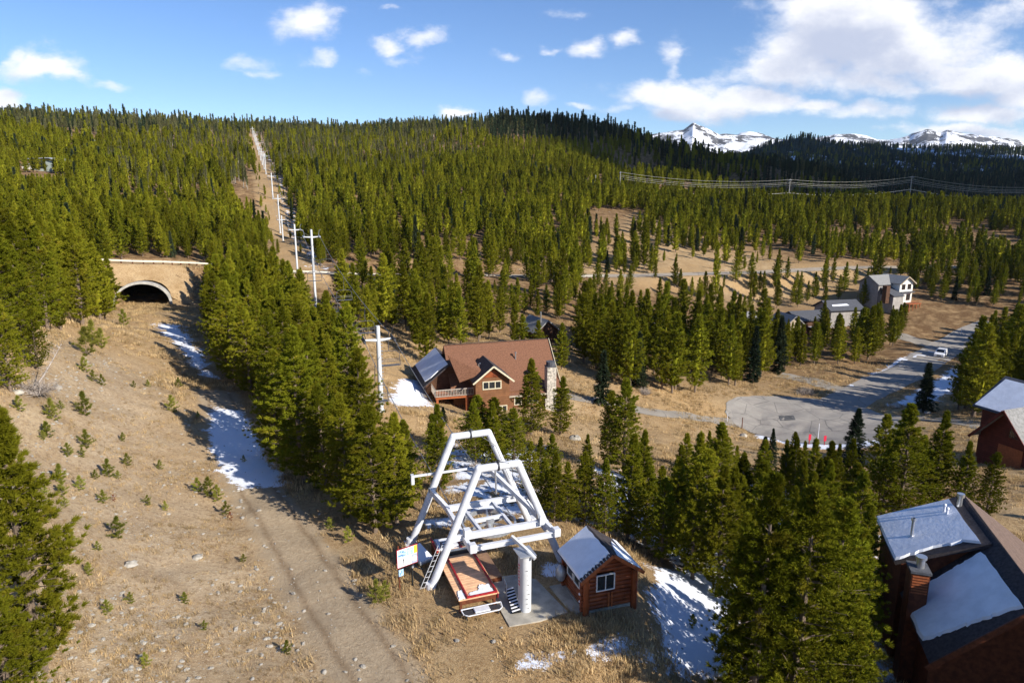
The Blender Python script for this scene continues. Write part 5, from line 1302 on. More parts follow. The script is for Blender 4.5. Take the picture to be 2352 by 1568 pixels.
# ------------------------------------------------------------------ tree prototypes
def tree_proto(kind, seed, nb, nt_, nbl, bl, bw, H=10.0, R0=1.75, z0=.08):
    r = np.random.default_rng(seed)
    t = np.linspace(0, 1, nb) ** .92; t = np.clip(t + r.normal(0, .01, nb), 0, 1)
    z = (z0 + (1-z0)*t*.975) * H
    az = np.arange(nb) * 2.39996 + r.normal(0, .35, nb)
    if kind == 'spruce': prof = (1-t) ** .9 * np.minimum(1, (t+.25)/.3)
    else: prof = (1-t) ** (.70 + .07*(seed % 4)) * np.minimum(1, (t+.10)/.30) ** .8 + .03
    ph = r.uniform(0, 6.28, 3)
    lob = 1 + .16*np.sin(2*az+ph[0]+z*.5) + .12*np.sin(3*az+ph[1]-z*1.1) + .10*np.sin(z*2.1+ph[2])
    L = R0 * prof * lob * r.uniform(.60, 1.22, nb) + .12
    el = (np.where(t > .8, .9, .30) + r.normal(0, .12, nb)) if kind != 'spruce' else (-.12 + .9*t**3 + r.normal(0, .08, nb))
    d = np.stack([np.cos(az)*np.cos(el), np.sin(az)*np.cos(el), np.sin(el)], 1)
    s = np.stack([-np.sin(az), np.cos(az), np.zeros(nb)], 1)
    C = []; DD = []
    for k in range(nt_):
        f = .30 + .70*((k+1)/nt_) if nt_ > 2 else (.55 + .45*k)
        f = f + r.uniform(-.06, .06, nb)
        lat = r.uniform(-1, 1, nb) * .30 * L * np.sqrt(np.clip(1.15-f, 0, 1))
        c = np.stack([np.zeros(nb), np.zeros(nb), z], 1) + d*(L*f)[:, None] + s*lat[:, None]
        c[:, 2] += r.normal(0, .05, nb) + (.10*L*f**2 if kind != 'spruce' else -.12*L*f**2)
        dr = d + s*(lat/(L+.1)*1.4)[:, None] + np.array([0, 0, .45 if kind != 'spruce' else -.05]); dr /= np.linalg.norm(dr, axis=1)[:, None]
        C.append(c); DD.append(dr)
    # leader
    tz = np.linspace(.88, 1.0, 6) * H; C.append(np.stack([np.zeros(6), np.zeros(6), tz], 1)); DD.append(np.tile([0, 0, 1.0], (6, 1)))
    C = np.concatenate(C); DD = np.concatenate(DD); n = len(C)
    C = np.repeat(C, nbl, 0); DD = np.repeat(DD, nbl, 0); N = len(C)
    rd = r.normal(0, 1, (N, 3)); rd /= np.linalg.norm(rd, axis=1)[:, None]
    dr = DD*.8 + rd*.85; dr /= np.linalg.norm(dr, axis=1)[:, None]
    ln = bl * r.uniform(.7, 1.3, N); wd = bw * r.uniform(.7, 1.3, N)
    sd = np.cross(dr, r.normal(0, 1, (N, 3))); sd /= np.linalg.norm(sd, axis=1)[:, None] + 1e-9
    base = C + rd * (bl*.42) * r.uniform(.3, 1.0, N)[:, None] - dr*(ln*.45)[:, None]
    p0 = base - sd*(wd*.5)[:, None]; p1 = base + sd*(wd*.5)[:, None]; p2 = base + dr*ln[:, None] + sd*(wd*.1)[:, None]; 
    Vv = np.stack([p0, p1, p2], 1).reshape(-1, 3); Ff = np.arange(N*3).reshape(-1, 3)
    # dense inner foliage as one opaque cone, added to stop light passing through
    nz, ns = (14, 11) if nb > 100 else ((8, 8) if nb > 50 else (6, 6))
    cfr = .22 if nb > 100 else .48
    zz_ = np.linspace(.02, .97, nz); cv_ = []
    for q in zz_:
        pr = ((1-q) ** .9 * min(1, (q+.25)/.3)) if kind == 'spruce' else ((1-q) ** (.70 + .07*(seed % 4)) * min(1, (q+.10)/.30) ** .8)
        for j in range(ns):
            an = 2*math.pi*j/ns; lb = 1 + .16*math.sin(2*an+ph[0]+(z0+(1-z0)*q)*H*.5) + r.uniform(-.22, .22)
            cv_.append((R0*pr*lb*cfr*math.cos(an), R0*pr*lb*cfr*math.sin(an), (z0+.03+(1-z0)*q*.95)*H + r.uniform(-.15, .15)))
    cf_ = []
    for a in range(nz-1):
        for j in range(ns):
            p_, q_ = a*ns+j, a*ns+(j+1) % ns; cf_ += [(p_, q_, q_+ns), (p_, q_+ns, p_+ns)]
    if nb <= 200 and nb not in (16, 22): Ff = np.concatenate([Ff, np.array(cf_)+len(Vv)]); Vv = np.concatenate([Vv, np.array(cv_)])
    # trunk with limbs
    m = MB(); bend = r.uniform(-.08, .08, 2)
    m.tube([(0, 0, -.6), (0, 0, .3), (bend[0], bend[1], H*.45), (0, 0, H*.96)], [.17, .15, .10, .02], 7 if nb > 60 else 4)
    if nb > 60:
        for i in range(0, nb, 2 if nb > 250 else 4):
            if L[i] > .4: m.tube([(0, 0, z[i]), tuple(np.array([0, 0, z[i]]) + d[i]*L[i]*.85)], [.03, .008], 3, False)
    return Vv, Ff, m
PROTO = {}
def mk(kind, lvl, seed, *a, **k):
    Vv, Ff, m = tree_proto(kind, seed, *a, **k); mt = {'pine': 'pine_needles', 'spruce': 'spruce_needles', 'dull': 'dull_needles'}[kind]
    cr = npmesh('crown', Vv, Ff, mt, False); 
    me = bpy.data.meshes.new('trunk'); me.from_pydata(m.v, [], m.f); me.materials.append(MATS['bark_grey' if kind == 'dull' else 'bark'])
    PROTO.setdefault((kind, lvl), []).append((cr.data, me)); bpy.data.objects.remove(cr)
for s in range(5): mk('pine', 0, 10+s, 290, 6, 34, .21, .040, R0=1.80+.13*s, z0=.07)
for s in range(5): mk('pine', 1, 20+s, 150, 5, 16, .34, .085, R0=1.62+.15*s, z0=.09)
for s in range(4): mk('pine', 2, 30+s, 84, 4, 9, .56, .17, R0=1.62+.16*s, z0=.10)
for s in range(3): mk('pine', 3, 40+s, 38, 3, 6, .95, .34, R0=1.5+.16*s, z0=.10)
for s in range(2): mk('spruce', 0, 50+s, 260, 6, 16, .28, .06, R0=1.6, z0=.03)
for s in range(2): mk('spruce', 1, 52+s, 160, 5, 7, .50, .15, R0=1.3, z0=.03)
for s in range(2): mk('spruce', 2, 54+s, 70, 4, 5, .8, .28, R0=1.05, z0=.03)
for s in range(2): mk('spruce', 3, 56+s, 30, 3, 4, 1.3, .45, R0=.95, z0=.03)
for s in range(2): mk('dull', 2, 60+s, 62, 3, 5, .6, .18, R0=1.0, z0=.32)
for s in range(2): mk('dull', 3, 62+s, 26, 3, 3, 1.1, .36, R0=.95, z0=.25)

# ------------------------------------------------------------------ tree placement
TREES = []           # (kind, x, y, z, h, w, label, group)
KEEP = [(852,745,892,925,62),(1000,800,1270,880,76),(930,1000,1290,1350,31),(900,1200,1470,1410,28.5),(285,640,385,700,122),(290,600,455,700,122),
        (704,525,738,690,124),(673,512,695,612,166),(640,445,662,548,223),(612,352,640,455,276),(350,730,480,860,60),(480,940,655,1120,42),(1690,925,1970,1000,92),(1985,795,2185,905,112),
        (2010,628,2105,690,186),(1905,662,1990,692,175),(48,362,140,392,305),(2015,1150,2352,1480,29),(2228,925,2352,1075,58),(1340,912,1690,965,86),(1305,1010,1560,1060,60),(2045,940,2230,985,90),(1790,700,1880,715,165),
        (565,300,615,400,345),(1135,880,1200,905,78),(860,850,990,935,66),(1745,405,1900,440,380),(2040,405,2130,440,395),(1240,750,1275,770,126),(1805,693,1890,722,160),(1900,655,2000,700,172),(40,355,145,395,300)]
def silhouette(x, y, z, h, w):
    ub, vb = proj(x, y, z); ut, vt = proj(x, y, z+h); hw = FPX * w / max(1, y)
    return ub, vb, ut, vt, hw
def blocks(x, y, z, h, w):
    if 150 > 0 and y < 178 and 620 < proj(x, y, z)[0] < 1345:
        ut_, vt_ = proj(x, y, z+h)
        if vt_ < 642 and (int(x*7.3) % 10) < 6: return True
    ub, vb, ut, vt, hw = silhouette(x, y, z, h, w)
    for (u0, v0, u1, v1, Yd) in KEEP:
        if y > Yd: continue
        for f in (0, .12, .25, .4, .6, .8):
            vv = vt + (vb-vt)*f; half = hw*min(1, f*1.6)*.85
            if v0 < vv < v1 and ut + half > u0 and ut - half < u1: return True
    return False
GRID = {}
def too_near(x, y, d):
    gxk, gyk = int(x//6), int(y//6)
    for i in range(gxk-1, gxk+2):
        for j in range(gyk-1, gyk+2):
            for (a, b) in GRID.get((i, j), ()):
                if (a-x)**2 + (b-y)**2 < d*d: return True
    return False
def add_tree(kind, x, y, h, w=1.0, label=None, group=None, z=None):
    if z is None: z = ground_at(x, y)
    TREES.append((kind, x, y, z, h, w, label, group)); GRID.setdefault((int(x//6), int(y//6)), []).append((x, y))
def pix_tree(kind, u, vt, vb, w=1.0, label=None, Y=None):
    x, y, z = hit(u, vb); a, s = ray(u, vt); h = (CAM_H - s*y) - z
    add_tree(kind, x, y, h, w * (1.18 if y < 75 else 1.12), label)
FEAT = [ # kind, u, vtop, vbase, width factor, label
 ('pine',1722,1085,1680,.95,'large bright pine at the bottom right, leftmost of the three foreground tops'),('pine',1802,1105,1690,1.0,'large bright pine in the middle of the bottom right foreground clump'),('pine',1880,1140,1640,.95,'large pine on the right of the foreground clump beside the snowy roof'),
 ('pine',1695,1170,1570,.6,'pine leaning out over the snowy bank at the left of the foreground clump'),('pine',1935,1390,1700,1.0,'low bright pine in front of the corner of the snowy house'),
 ('pine',1650,1070,1370,.95,'broad pine behind the left of the foreground clump, right of the log hut'),('pine',1590,1060,1330,.9,'pine standing right behind the log hut roof'),('pine',1530,1100,1270,.85,'dark based pine just left of the group behind the log hut'),
 ('pine',912,945,1205,1.0,'pine at the right corner of the near end of the dense stand'),('pine',835,965,1200,1.0,'low pine in front at the near end of the dense stand'),
 ('pine',862,925,1222,1.15,'broad bushy pine at the near end of the dense stand, left of the lift station'),('pine',930,960,1180,.95,'pine touching the left leg of the lift station'),('pine',800,900,1170,1.0,'bushy pine at the track side of the near end of the dense stand'),('pine',700,745,1105,1.15,'tallest pine in the dense stand beside the snowy track'),
 ('pine',640,800,1060,1.0,'pine at the bend of the snowy track in front of the tallest pine'),('pine',750,880,1130,.95,'rounded pine between the tallest pine and the near end of the stand'),
 ('pine',1220,822,1000,1.1,'slender pine standing in front of the stone chimney of the cabin'),('pine',1286,862,1000,1.15,'dark bushy pine right of the cabin chimney'),('pine',1095,905,1050,1.5,'wide pine hiding the foot of the cabin front gable'),('pine',1140,910,1060,1.4,'pine right beside the wide one in front of the cabin wall'),('pine',1180,935,1075,1.3,'lower pine in front of the cabin porch'),
 ('pine',1300,1058,1200,1.0,'pine just right of the lift frame, behind the hut'),('pine',1342,1035,1205,1.0,'taller pine second right of the lift frame'),('pine',1485,1055,1250,1.05,'pine in the first rank of the wood right of the hut roof'),('pine',1520,1095,1290,1.0,'low dark pine at the edge of the snow right of the hut'),
 ('pine',1555,1050,1270,1.05,'pine in the middle of the wood behind the snowy bank'),('pine',1612,1030,1300,1.05,'tall pine at the top of the snowy bank'),('pine',1470,985,1170,.95,'slim pine behind the wood edge in brown grass'),('pine',1250,1050,1180,.95,'bushy pine seen through the right leg of the rear lift frame'),('pine',1215,1010,1130,1.0,'pine seen between the two lift frames'),
 ('pine',1690,1040,1240,1.0,'pine in the wood straight above the large foreground clump'),('pine',1740,1060,1260,1.0,'pine hidden at its foot by the large foreground clump'),('pine',1945,1060,1260,1.0,'pine between the foreground clump and the snowy roof'),
 ('pine',1238,735,845,1.0,'pine hiding the left side of the small brown roofed cabin'),('pine',1290,740,850,1.0,'pine hiding the right side of the small brown roofed cabin'),('pine',1200,720,835,1.0,'pine just behind the ridge of the red roofed cabin'),
 ('spruce',1018,932,975,1.6,'small dark round spruce at the cabin corner'),('pine',1432,868,1090,.95,'tall pine alone in the grass between the cabin and the cul-de-sac'),('pine',1400,895,1075,.85,'pine close to the left of the tall grass side pine'),('pine',1345,995,1120,.85,'small pine below the tall pair in the brown grass'),
 ('spruce',1382,805,930,1.15,'blue green spruce beside the narrow driveway right of the cabin'),('pine',1272,1035,1200,.9,'pine behind the right leg of the lift station'),('pine',1240,1000,1120,.85,'pine above the lift frame, below the stone chimney'),('pine',1440,990,1240,.95,'big pine in the middle of the wood behind the log hut'),('pine',1390,1050,1230,.85,'pine just behind the ridge of the log hut'),
 ('pine',1652,968,1090,.85,'pointed pine in front of the left rim of the cul-de-sac'),('pine',1560,1020,1150,.9,'pine in brown grass left of the two dark spruces'),('spruce',1750,1000,1100,1.3,'left of two dark spruces below the cul-de-sac'),('spruce',1772,982,1075,.9,'right and slimmer of two dark spruces below the cul-de-sac'),('pine',1815,990,1100,.8,'light green pine beside the two dark spruces'),
 ('spruce',1955,935,1065,1.25,'dark spruce standing in front of the right part of the cul-de-sac'),('pine',1895,1010,1210,.95,'pine hiding the feet of the red markers'),('pine',1858,1005,1190,.9,'pine just left of the one hiding the red markers'),('pine',2062,925,1190,1.15,'large pine beside the right rim of the cul-de-sac'),('pine',2025,1010,1190,.9,'pine at the left foot of the large pine by the cul-de-sac'),
 ('pine',2140,940,1170,.9,'pine left of the dark red gabled house'),('pine',2205,1010,1190,.85,'pine in front of the snowy yard of the dark red gabled house'),('pine',2262,1035,1190,.9,'bushy pine in front of the gable of the dark red house'),('spruce',2122,832,945,1.3,'small dark spruce on the snowy verge right of the road'),
 ('pine',2235,742,958,1.15,'large multi stemmed pine right of the road, tallest of its clump'),('pine',2275,760,945,1.0,'pine at the right side of the large clump by the road'),('pine',2200,800,940,.9,'pine at the left of the large clump by the road'),('pine',2318,700,900,1.0,'tall pine behind the clump near the right edge'),('pine',2345,740,900,.9,'pine at the right edge above the dark red gabled house'),
 ('pine',190,510,748,1.05,'tall yellowish pine left of the tunnel, at the foot of the embankment'),('pine',242,578,738,.75,'narrow pine nearest to the tunnel mouth on its left'),('pine',110,520,760,1.0,'pine in the left stand beside the tall yellowish one'),('pine',140,610,758,.85,'shorter pine in front of the left stand above the bare slope'),
 ('pine',60,560,800,1.0,'pine in the left stand above the grey dead shrub'),('pine',15,470,790,1.0,'tall pine at the left edge of the stand above the slope'),('pine',25,680,900,1.0,'bushy dark pine at the left edge beside the dead shrub'),('pine',85,700,850,.85,'low yellow green pine just above the grey dead shrub'),
 ('pine',1642,555,690,.55,'slender tall pine standing alone across the road in the meadow'),('pine',1505,595,640,.8,'small pine beside the meadow road'),('pine',1550,590,660,.85,'pine just below the meadow road'),('pine',1480,505,620,.6,'slim pine at the left of the meadow'),
]
x0_, y0_ = -17.3, 22.0; add_tree('pine', x0_, y0_, CAM_H - ray(0, 925)[1]*22 - ground_at(x0_, y0_), 1.15, 'huge bright pine cut off by the left edge of the photo')
xx_, yy_ = -16.6, 19.5; add_tree('pine', xx_, yy_, 5.2, 1.5, 'low bushy pine in the bottom left corner')
for f in FEAT: pix_tree(*f)
CLEAR = [[(-400,2400),(-400,900),(0,900),(130,762),(262,742),(262,598),(478,598),(478,760),(520,870),(600,960),(655,1075),(690,1130),(800,1175),(880,1235),(950,1210),(1290,1190),(1480,1290),(1640,1420),(1700,1620),(1700,2400)],
  [(1230,612),(1290,585),(1370,575),(1430,520),(1490,500),(1535,530),(1700,560),(1800,600),(1900,602),(2120,618),(2000,660),(1950,690),(1640,670),(1440,650),(1260,640)],
  [(770,790),(850,770),(930,800),(975,850),(1000,800),(1290,790),(1330,880),(1470,915),(1700,910),(1850,850),(1980,835),(2060,790),(2100,700),(2240,700),(2300,760),(2230,850),(2200,960),(2352,940),(2500,940),(2500,1600),(1990,1600),(1990,1200),(2060,1100),(1980,1060),(1900,1060),(1720,1040),(1640,1080),(1500,1100),(1300,1100),(1200,1060),(960,1040),(880,955),(800,930)],
  [(1335,470),(1290,462),(1300,450),(1350,458)], [(1960,1100),(2600,1100),(2600,2400),(1990,2400)]]
HOUSE_XY = [(o.location.x, o.location.y + (3.5 if o.name in ('hidden_cabin', 'pale_roof_house', 'low_house') else 0)) for o in bpy.data.objects if o.get('category') == 'house']
def region(u, v, x, y):
    if y < 60 and u < 1000: return ('pine in the dense dark stand between the snowy track and the lift station', 'pines of the dense stand beside the snowy track')
    if y < 135 and 440 < u < 800: return ('pine in the long dark stand lining the right side of the snowy track', 'pines lining the snowy track')
    if u < 440 and y < 135: return ('pine in the stand on the left above the bare slope and left of the tunnel', 'pines left of the tunnel')
    if y < 75: return ('pine in the snow patched wood between the log hut and the snowy house', 'pines in the wood behind the log hut')
    if u < 700: return ('pine on the lower hillside behind the guardrail, left of the lift line', 'pines behind the guardrail')
    if y < 135 and u < 1330: return ('pine in the wood directly behind the red roofed cabin', 'pines behind the cabin')
    if u < 1330: return ('pine in the valley forest between the lift line and the meadow', 'pines of the valley forest')
    if v > 640: return ('pine in the belt of trees between the meadow and the cul-de-sac', 'pines between the meadow and the cul-de-sac')
    if 1230 < u < 1930 and y < 300: return ('scattered pine standing in the tan meadow', 'scattered meadow pines')
    return ('pine in the forest around the far houses at the right', 'pines at the right of the valley')
rnd = random.Random(11)
# near woods
def fill(poly, step, hmin, hmax, w=1.0, kind='pine', p_skip=0, minY=0):
    P = [hit(u, v)[:2] for u, v in poly]; xs = [p[0] for p in P]; ys = [p[1] for p in P]
    y = min(ys)
    while y < max(ys):
        x = min(xs)
        while x < max(xs):
            a = x + rnd.uniform(-.45, .45)*step; b = y + rnd.uniform(-.45, .45)*step
            if inpoly(a, b, P) and rnd.random() > p_skip and not too_near(a, b, step*.6):
                h = rnd.uniform(hmin, hmax); z = ground_at(a, b); ww = 1.06*w*rnd.uniform(.85, 1.2)
                for tr in range(3):
                    if not blocks(a, b, z, h, 1.5*ww*h/10): add_tree(kind, a, b, h, ww); break
                    h *= .8
            x += step
        y += step
fill([(482,720),(522,870),(605,960),(660,1075),(700,1125),(790,1165),(870,1215),(955,1180),(955,1050),(880,965),(800,940),(770,870),(752,780),(728,720),(640,670),(560,660),(500,665)], 2.9, 7.5, 11.5)
fill([(1300,1090),(1500,1110),(1700,1080),(1980,1100),(1985,1260),(1990,1400),(1960,1600),(1740,1600),(1660,1420),(1500,1290),(1310,1190)], 2.9, 6, 9.8, .95, p_skip=.05)
fill([(960,1060),(1250,1060),(1290,1180),(1050,1190),(970,1150)], 3.4, 4, 6.5, .9, p_skip=.55)
fill([(0,620),(60,600),(230,620),(262,700),(250,735),(150,748),(100,770),(0,870),(-150,960),(-300,900),(-200,640)], 3.2, 8, 12, 1.0)
fill([(1965,1080),(2120,1050),(2300,1120),(2380,1180),(2250,1170),(2060,1170)], 3.4, 5, 8.5, 1.0, p_skip=.2)
for (x, y, h) in ((30.5, 23.5, 13), (28.2, 21.8, 13), (33, 25, 12), (31, 20.5, 13), (27, 19, 12), (34, 20, 13), (30, 14, 12), (40, 26, 14), (24, 11, 12), (46, 22, 13), (37, 13, 14), (19, 18.5, 9), (52, 30, 13), (60, 44, 12), (55, 38, 12), (17, 12, 8)):
    add_tree('pine', x, y, h)       # out of frame to the right; they shade the log hut and the snowy house
# wood at distance
def wood(Y0, Y1, step):
    y = Y0
    while y < Y1:
        xm = y * .80 + 40; x = -xm
        while x < xm:
            a = x + rnd.uniform(-.45, .45)*step; b = y + rnd.uniform(-.45, .45)*step; x += step
            WX.append(a); WY.append(b)
        y += step * .95
WX, WY = [], []
wood(88, 200, 3.9); wood(200, 430, 3.7); wood(430, 960, 4.3); wood(960, 1370, 8.5)
WX = np.array(WX); WY = np.array(WY); WZ = gz(WX, WY); WU, WVv = projn(WX, WY, WZ)
ok = np.ones(len(WX), bool)
_cl = fbm(WX*.055, WY*.055, 3, 61)
for pi_, poly in enumerate(CLEAR): ok &= ~(inpoly_np(WU, WVv, poly) & ((_cl < .53) if pi_ == 1 else True))
dH, _, _ = line_dist(WX, WY, HW); ok &= dH > np.where(WU < 700, 7.5, 6.0)
dL = np.abs((WX - (TC - TK*WY))*LDIR.y); ok &= ~((dL < np.where(WY < 170, 5.5, 4.9)) & (WY < 600))
ok &= ~((WY > 250) & (WY < 345) & (WX - (TC-TK*WY) < 0) & (WX - (TC-TK*WY) > -14) & (fbm(WX*.05, WY*.05, 2, 2) > .52))
dR, _, _ = line_dist(WX, WY, [tuple(p) for p in RD]); ok &= dR > 6.5
dC = np.hypot(WX-CDS[0], WY-CDS[1]); ok &= dC > CDR + 3
for hx, hy_ in HOUSE_XY: ok &= ~((np.abs(WX-hx) < 8) & (WY > hy_-6) & (WY < hy_+11))
ta, tcx = trench(WX, WY); ok &= ~((np.abs(tcx) < 13) & (ta > -16) & (ta < 22))
ok &= ~((WY < 132) & (WU < 300)); 
# small openings on the hillside
op = fbm(WX*.022, WY*.022, 3, 77); ok &= (op < .66) | (WY > 480) | (WU < 1280)
ok &= ~((fbm(WX*.045, WY*.045, 3, 31) > .72) & (WY > 210) & (WY < 560) & (WU < 1500))
ok &= ~((WVv > 645) & (WVv < 775) & (WU > 1330) & (WU < 2010) & (rng.uniform(0, 1, len(WX)) < .62))
ok &= ~((np.hypot(WX+145, WY-345) < 9))
ok &= ~((fbm(WX*.10, WY*.10, 2, 19) > .64) & (WY > 200) & (WY < 900) & (rng.uniform(0, 1, len(WX)) < .45))
# the rocky brow left of the top of the lift line
ok &= ~((WY > 560) & (WY < 585) & (WU > 440) & (WU < 640))
WX, WY, WZ, WU, WVv = [q[ok] for q in (WX, WY, WZ, WU, WVv)]
far_left = (WY > 960) & (WU < 1450)
WX, WY, WZ, WU, WVv = [q[~far_left] for q in (WX, WY, WZ, WU, WVv)]
hn = fbm(WX*.03, WY*.03, 3, 55); kn = fbm(WX*.012, WY*.012, 3, 91)
mead_edge = (WVv > 640) & (WU > 1330)
for x, y, z, u, v, a, b in zip(WX, WY, WZ, WU, WVv, hn, kn):
    h = 5.6 + 6.6*a + rnd.uniform(-1.8, 2.2)
    h *= .86 if y > 200 else 1
    if rnd.random() < .08: continue
    if y < 200 and u > 760: 
        h = (8.6 + 4.6*a + rnd.uniform(-3.2, 2.6)) * (.60 if (u > 1330 and v < 775) else 1); w *= 1.12
        if rnd.random() < .16: continue
    kind = 'pine'; w = rnd.uniform(.85, 1.15)
    if y > 430:
        q = rnd.random()
        if u > 1120 and v < 330 + max(0, (u-1500)*.25): kind = 'spruce' if q < .8 else 'dull'; h *= 1.15; w *= .85
        elif v < 320: kind = ('dull' if q < .6 else ('spruce' if q < .85 else 'pine')); h *= 1.08; w *= .8
        elif 300 < u < 1100 and v < 400 and b > .45: kind = 'dull' if q < .55 else 'pine'; w *= .8
        elif u > 1450 and v < 450: kind = 'spruce' if q < .55 else 'pine'; w *= .9; h *= 1.2
    elif y > 200:
        q = rnd.random()
        if 250 < u < 1000 and v < 440 and b > .47 and q < .4: kind = 'dull'; w *= .85
        elif q < .05: kind = 'spruce'
    elif rnd.random() < .03: kind = 'spruce'
    if y > 540: h *= rnd.choice((.6, .7, .8, .85, .95, 1.05, 1.3))
    if y < 400 and blocks(x, y, z, h, 1.4*w*h/10):
        h *= .72
        if blocks(x, y, z, h, 1.4*w*h/10):
            h *= .75
            if blocks(x, y, z, h, 1.4*w*h/10): continue
    TREES.append((kind, x, y, z, h, w, None, None))
# scattered meadow pines
mp = [hit(u, v)[:2] for u, v in CLEAR[1]]
for k in range(520):
    u = rnd.uniform(1240, 2100); v = rnd.uniform(505, 690)
    if not inpoly(u, v, CLEAR[1]): continue
    x, y, z = hit(u, v)
    dh = min((Vector((x, y)) - p.xy).length for p in HW)
    if dh < 7 or too_near(x, y, 4.5) or rnd.random() < .1: continue
    h = rnd.uniform(2.5, 10); add_tree('pine', x, y, h, rnd.uniform(.8, 1.1))
# young growth creeping into the cleared lift line
for k in range(150):
    y = rnd.uniform(185, 590); side = rnd.choice((-1, 1)); off = side * (2.2 + 3.2 * rnd.random() ** .6); x = TC - TK*y + off
    if side > 0 and rnd.random() < .4: continue
    TREES.append(('pine', x, y, ground_at(x, y), rnd.uniform(1.2, 4.5), rnd.uniform(.9, 1.3), None, None))
# far ridge forests
def far_wood(H, n, kindp, scl):
    A_, Dd, h = H; out = []
    for k in range(n):
        i = rnd.uniform(0, len(A_)-1.001); j = rnd.uniform(0, len(Dd)-1.001); i0, j0 = int(i), int(j); fi, fj = i-i0, j-j0
        z = (h[j0, i0]*(1-fi)+h[j0, i0+1]*fi)*(1-fj) + (h[j0+1, i0]*(1-fi)+h[j0+1, i0+1]*fi)*fj
        a = A_[i0]*(1-fi)+A_[i0+1]*fi; d = Dd[j0]*(1-fj)+Dd[j0+1]*fj
        out.append((a*d, d, z))
    return out
FARW = [(x, y, z, rnd.uniform(11, 17)) for x, y, z in far_wood(H2, 12000, 0, 1)] + [(x, y, z, rnd.uniform(13, 20)) for x, y, z in far_wood(H1, 22000, 0, 1) if y < 2900]

# ------------------------------------------------------------------ individuals and the forest mass
def psize(t):
    kind, x, y, z, h, w = t[:6]
    u, v = proj(x, y, z); ut, vt = proj(x, y, z+h)
    if not (-60 < ut < 2412 and vt < 1568 and vt > 0 and y > 10): return 0
    return h / y * (1 if v < 1568 else .8)
NAME = {'pine': 'pine_tree', 'spruce': 'spruce_tree', 'dull': 'pine_tree'}
order = sorted(range(len(TREES)), key=lambda i: -psize(TREES[i]) - (10 if TREES[i][6] else 0))
cnt = {'pine': 0, 'spruce': 0}; indiv = []; mass = []
for i in order:
    t = TREES[i]; k = 'spruce' if t[0] == 'spruce' else 'pine'; lim = 292 if k == 'pine' else 60
    if psize(t) > 0 and cnt[k] < lim: cnt[k] += 1; indiv.append(t)
    else: mass.append(t)
def level(y): return 0 if y < 85 else (1 if y < 210 else (2 if y < 420 else 3))
idx = 0; offf = []
def plant(t, lbl, grp):
    global idx
    kind, x, y, z, h, w = t[:6]; L = level(y); L = L if (kind, L) in PROTO else 2
    vs_ = PROTO[(kind, L)]; cm, tm = vs_[idx % len(vs_)]; idx += 1
    o = empty(NAME[kind], (x, y, z - .1), (idx*2.399) % 6.283, label=lbl, cat='spruce' if kind == 'spruce' else 'pine tree', group=grp)
    s = h/10; o.scale = (s*w, s*w, s); o.rotation_euler[0] = rnd.uniform(-.03, .03); o.rotation_euler[1] = rnd.uniform(-.03, .03)
    c = bpy.data.objects.new('crown', cm); COL.objects.link(c); c.parent = o
    c = bpy.data.objects.new('trunk', tm); COL.objects.link(c); c.parent = o
    return o
ORD = ['zeroth','first','second','third','fourth','fifth','sixth','seventh','eighth','ninth','tenth','eleventh','twelfth','thirteenth','fourteenth','fifteenth','sixteenth','seventeenth','eighteenth','nineteenth','twentieth']
def ordn(k): return ORD[k] if k <= 20 else f'{k}' + ('th' if 10 < k % 100 < 14 else {1: 'st', 2: 'nd', 3: 'rd'}.get(k % 10, 'th'))
ULAB = {}
_g = {}
for i, t in enumerate(indiv):
    if t[6]: continue
    u, v = proj(*t[1:4]); rl, rg_ = region(u, v, t[1], t[2])
    _g.setdefault((t[0] == 'spruce', rg_), []).append((i, u, t[2]))
SHORT = {'pines of the dense stand beside the snowy track': 'the dense stand left of the lift station', 'pines lining the snowy track': 'the stand lining the snowy track', 'pines left of the tunnel': 'the stand left of the tunnel', 'pines in the wood behind the log hut': 'the wood behind the log hut',
         'pines behind the guardrail': 'the trees behind the guardrail', 'pines behind the cabin': 'the wood behind the cabin', 'pines of the valley forest': 'the valley forest', 'pines between the meadow and the cul-de-sac': 'the belt above the cul-de-sac', 'scattered meadow pines': 'the tan meadow', 'pines at the right of the valley': 'the woods by the far houses'}
for (sp, g), L in _g.items():
    L.sort(key=lambda q: q[2]); n = len(L); nr = 1 if n < 7 else (2 if n < 16 else (3 if n < 50 else 5)); names = {1: [''], 2: ['front ', 'back '], 3: ['front ', 'middle ', 'back '], 5: ['front ', 'near ', 'middle ', 'far ', 'rearmost ']}[nr]
    for r_ in range(nr):
        row = sorted(L[r_*n//nr:(r_+1)*n//nr], key=lambda q: q[1])
        for k, q in enumerate(row): ULAB[q[0]] = f"{ordn(k+1)} {'dark spruce' if sp else 'pine'} from left, {names[r_]}row of {SHORT[g]}" if nr > 1 else f"{ordn(k+1)} {'dark spruce' if sp else 'pine'} from the left in {SHORT[g]}"
for ti, t in enumerate(indiv):
    u, v = proj(*t[1:4]); rl, rg_ = region(u, v, t[1], t[2])
    if t[0] == 'spruce': rl = rl.replace('pine ', 'dark spruce ', 1); rg_ = rg_.replace('pines', 'spruces')
    plant(t, t[6] or ULAB[ti], rg_ if not t[6] else ('pines of the valley' if t[0] != 'spruce' else 'spruces of the valley'))

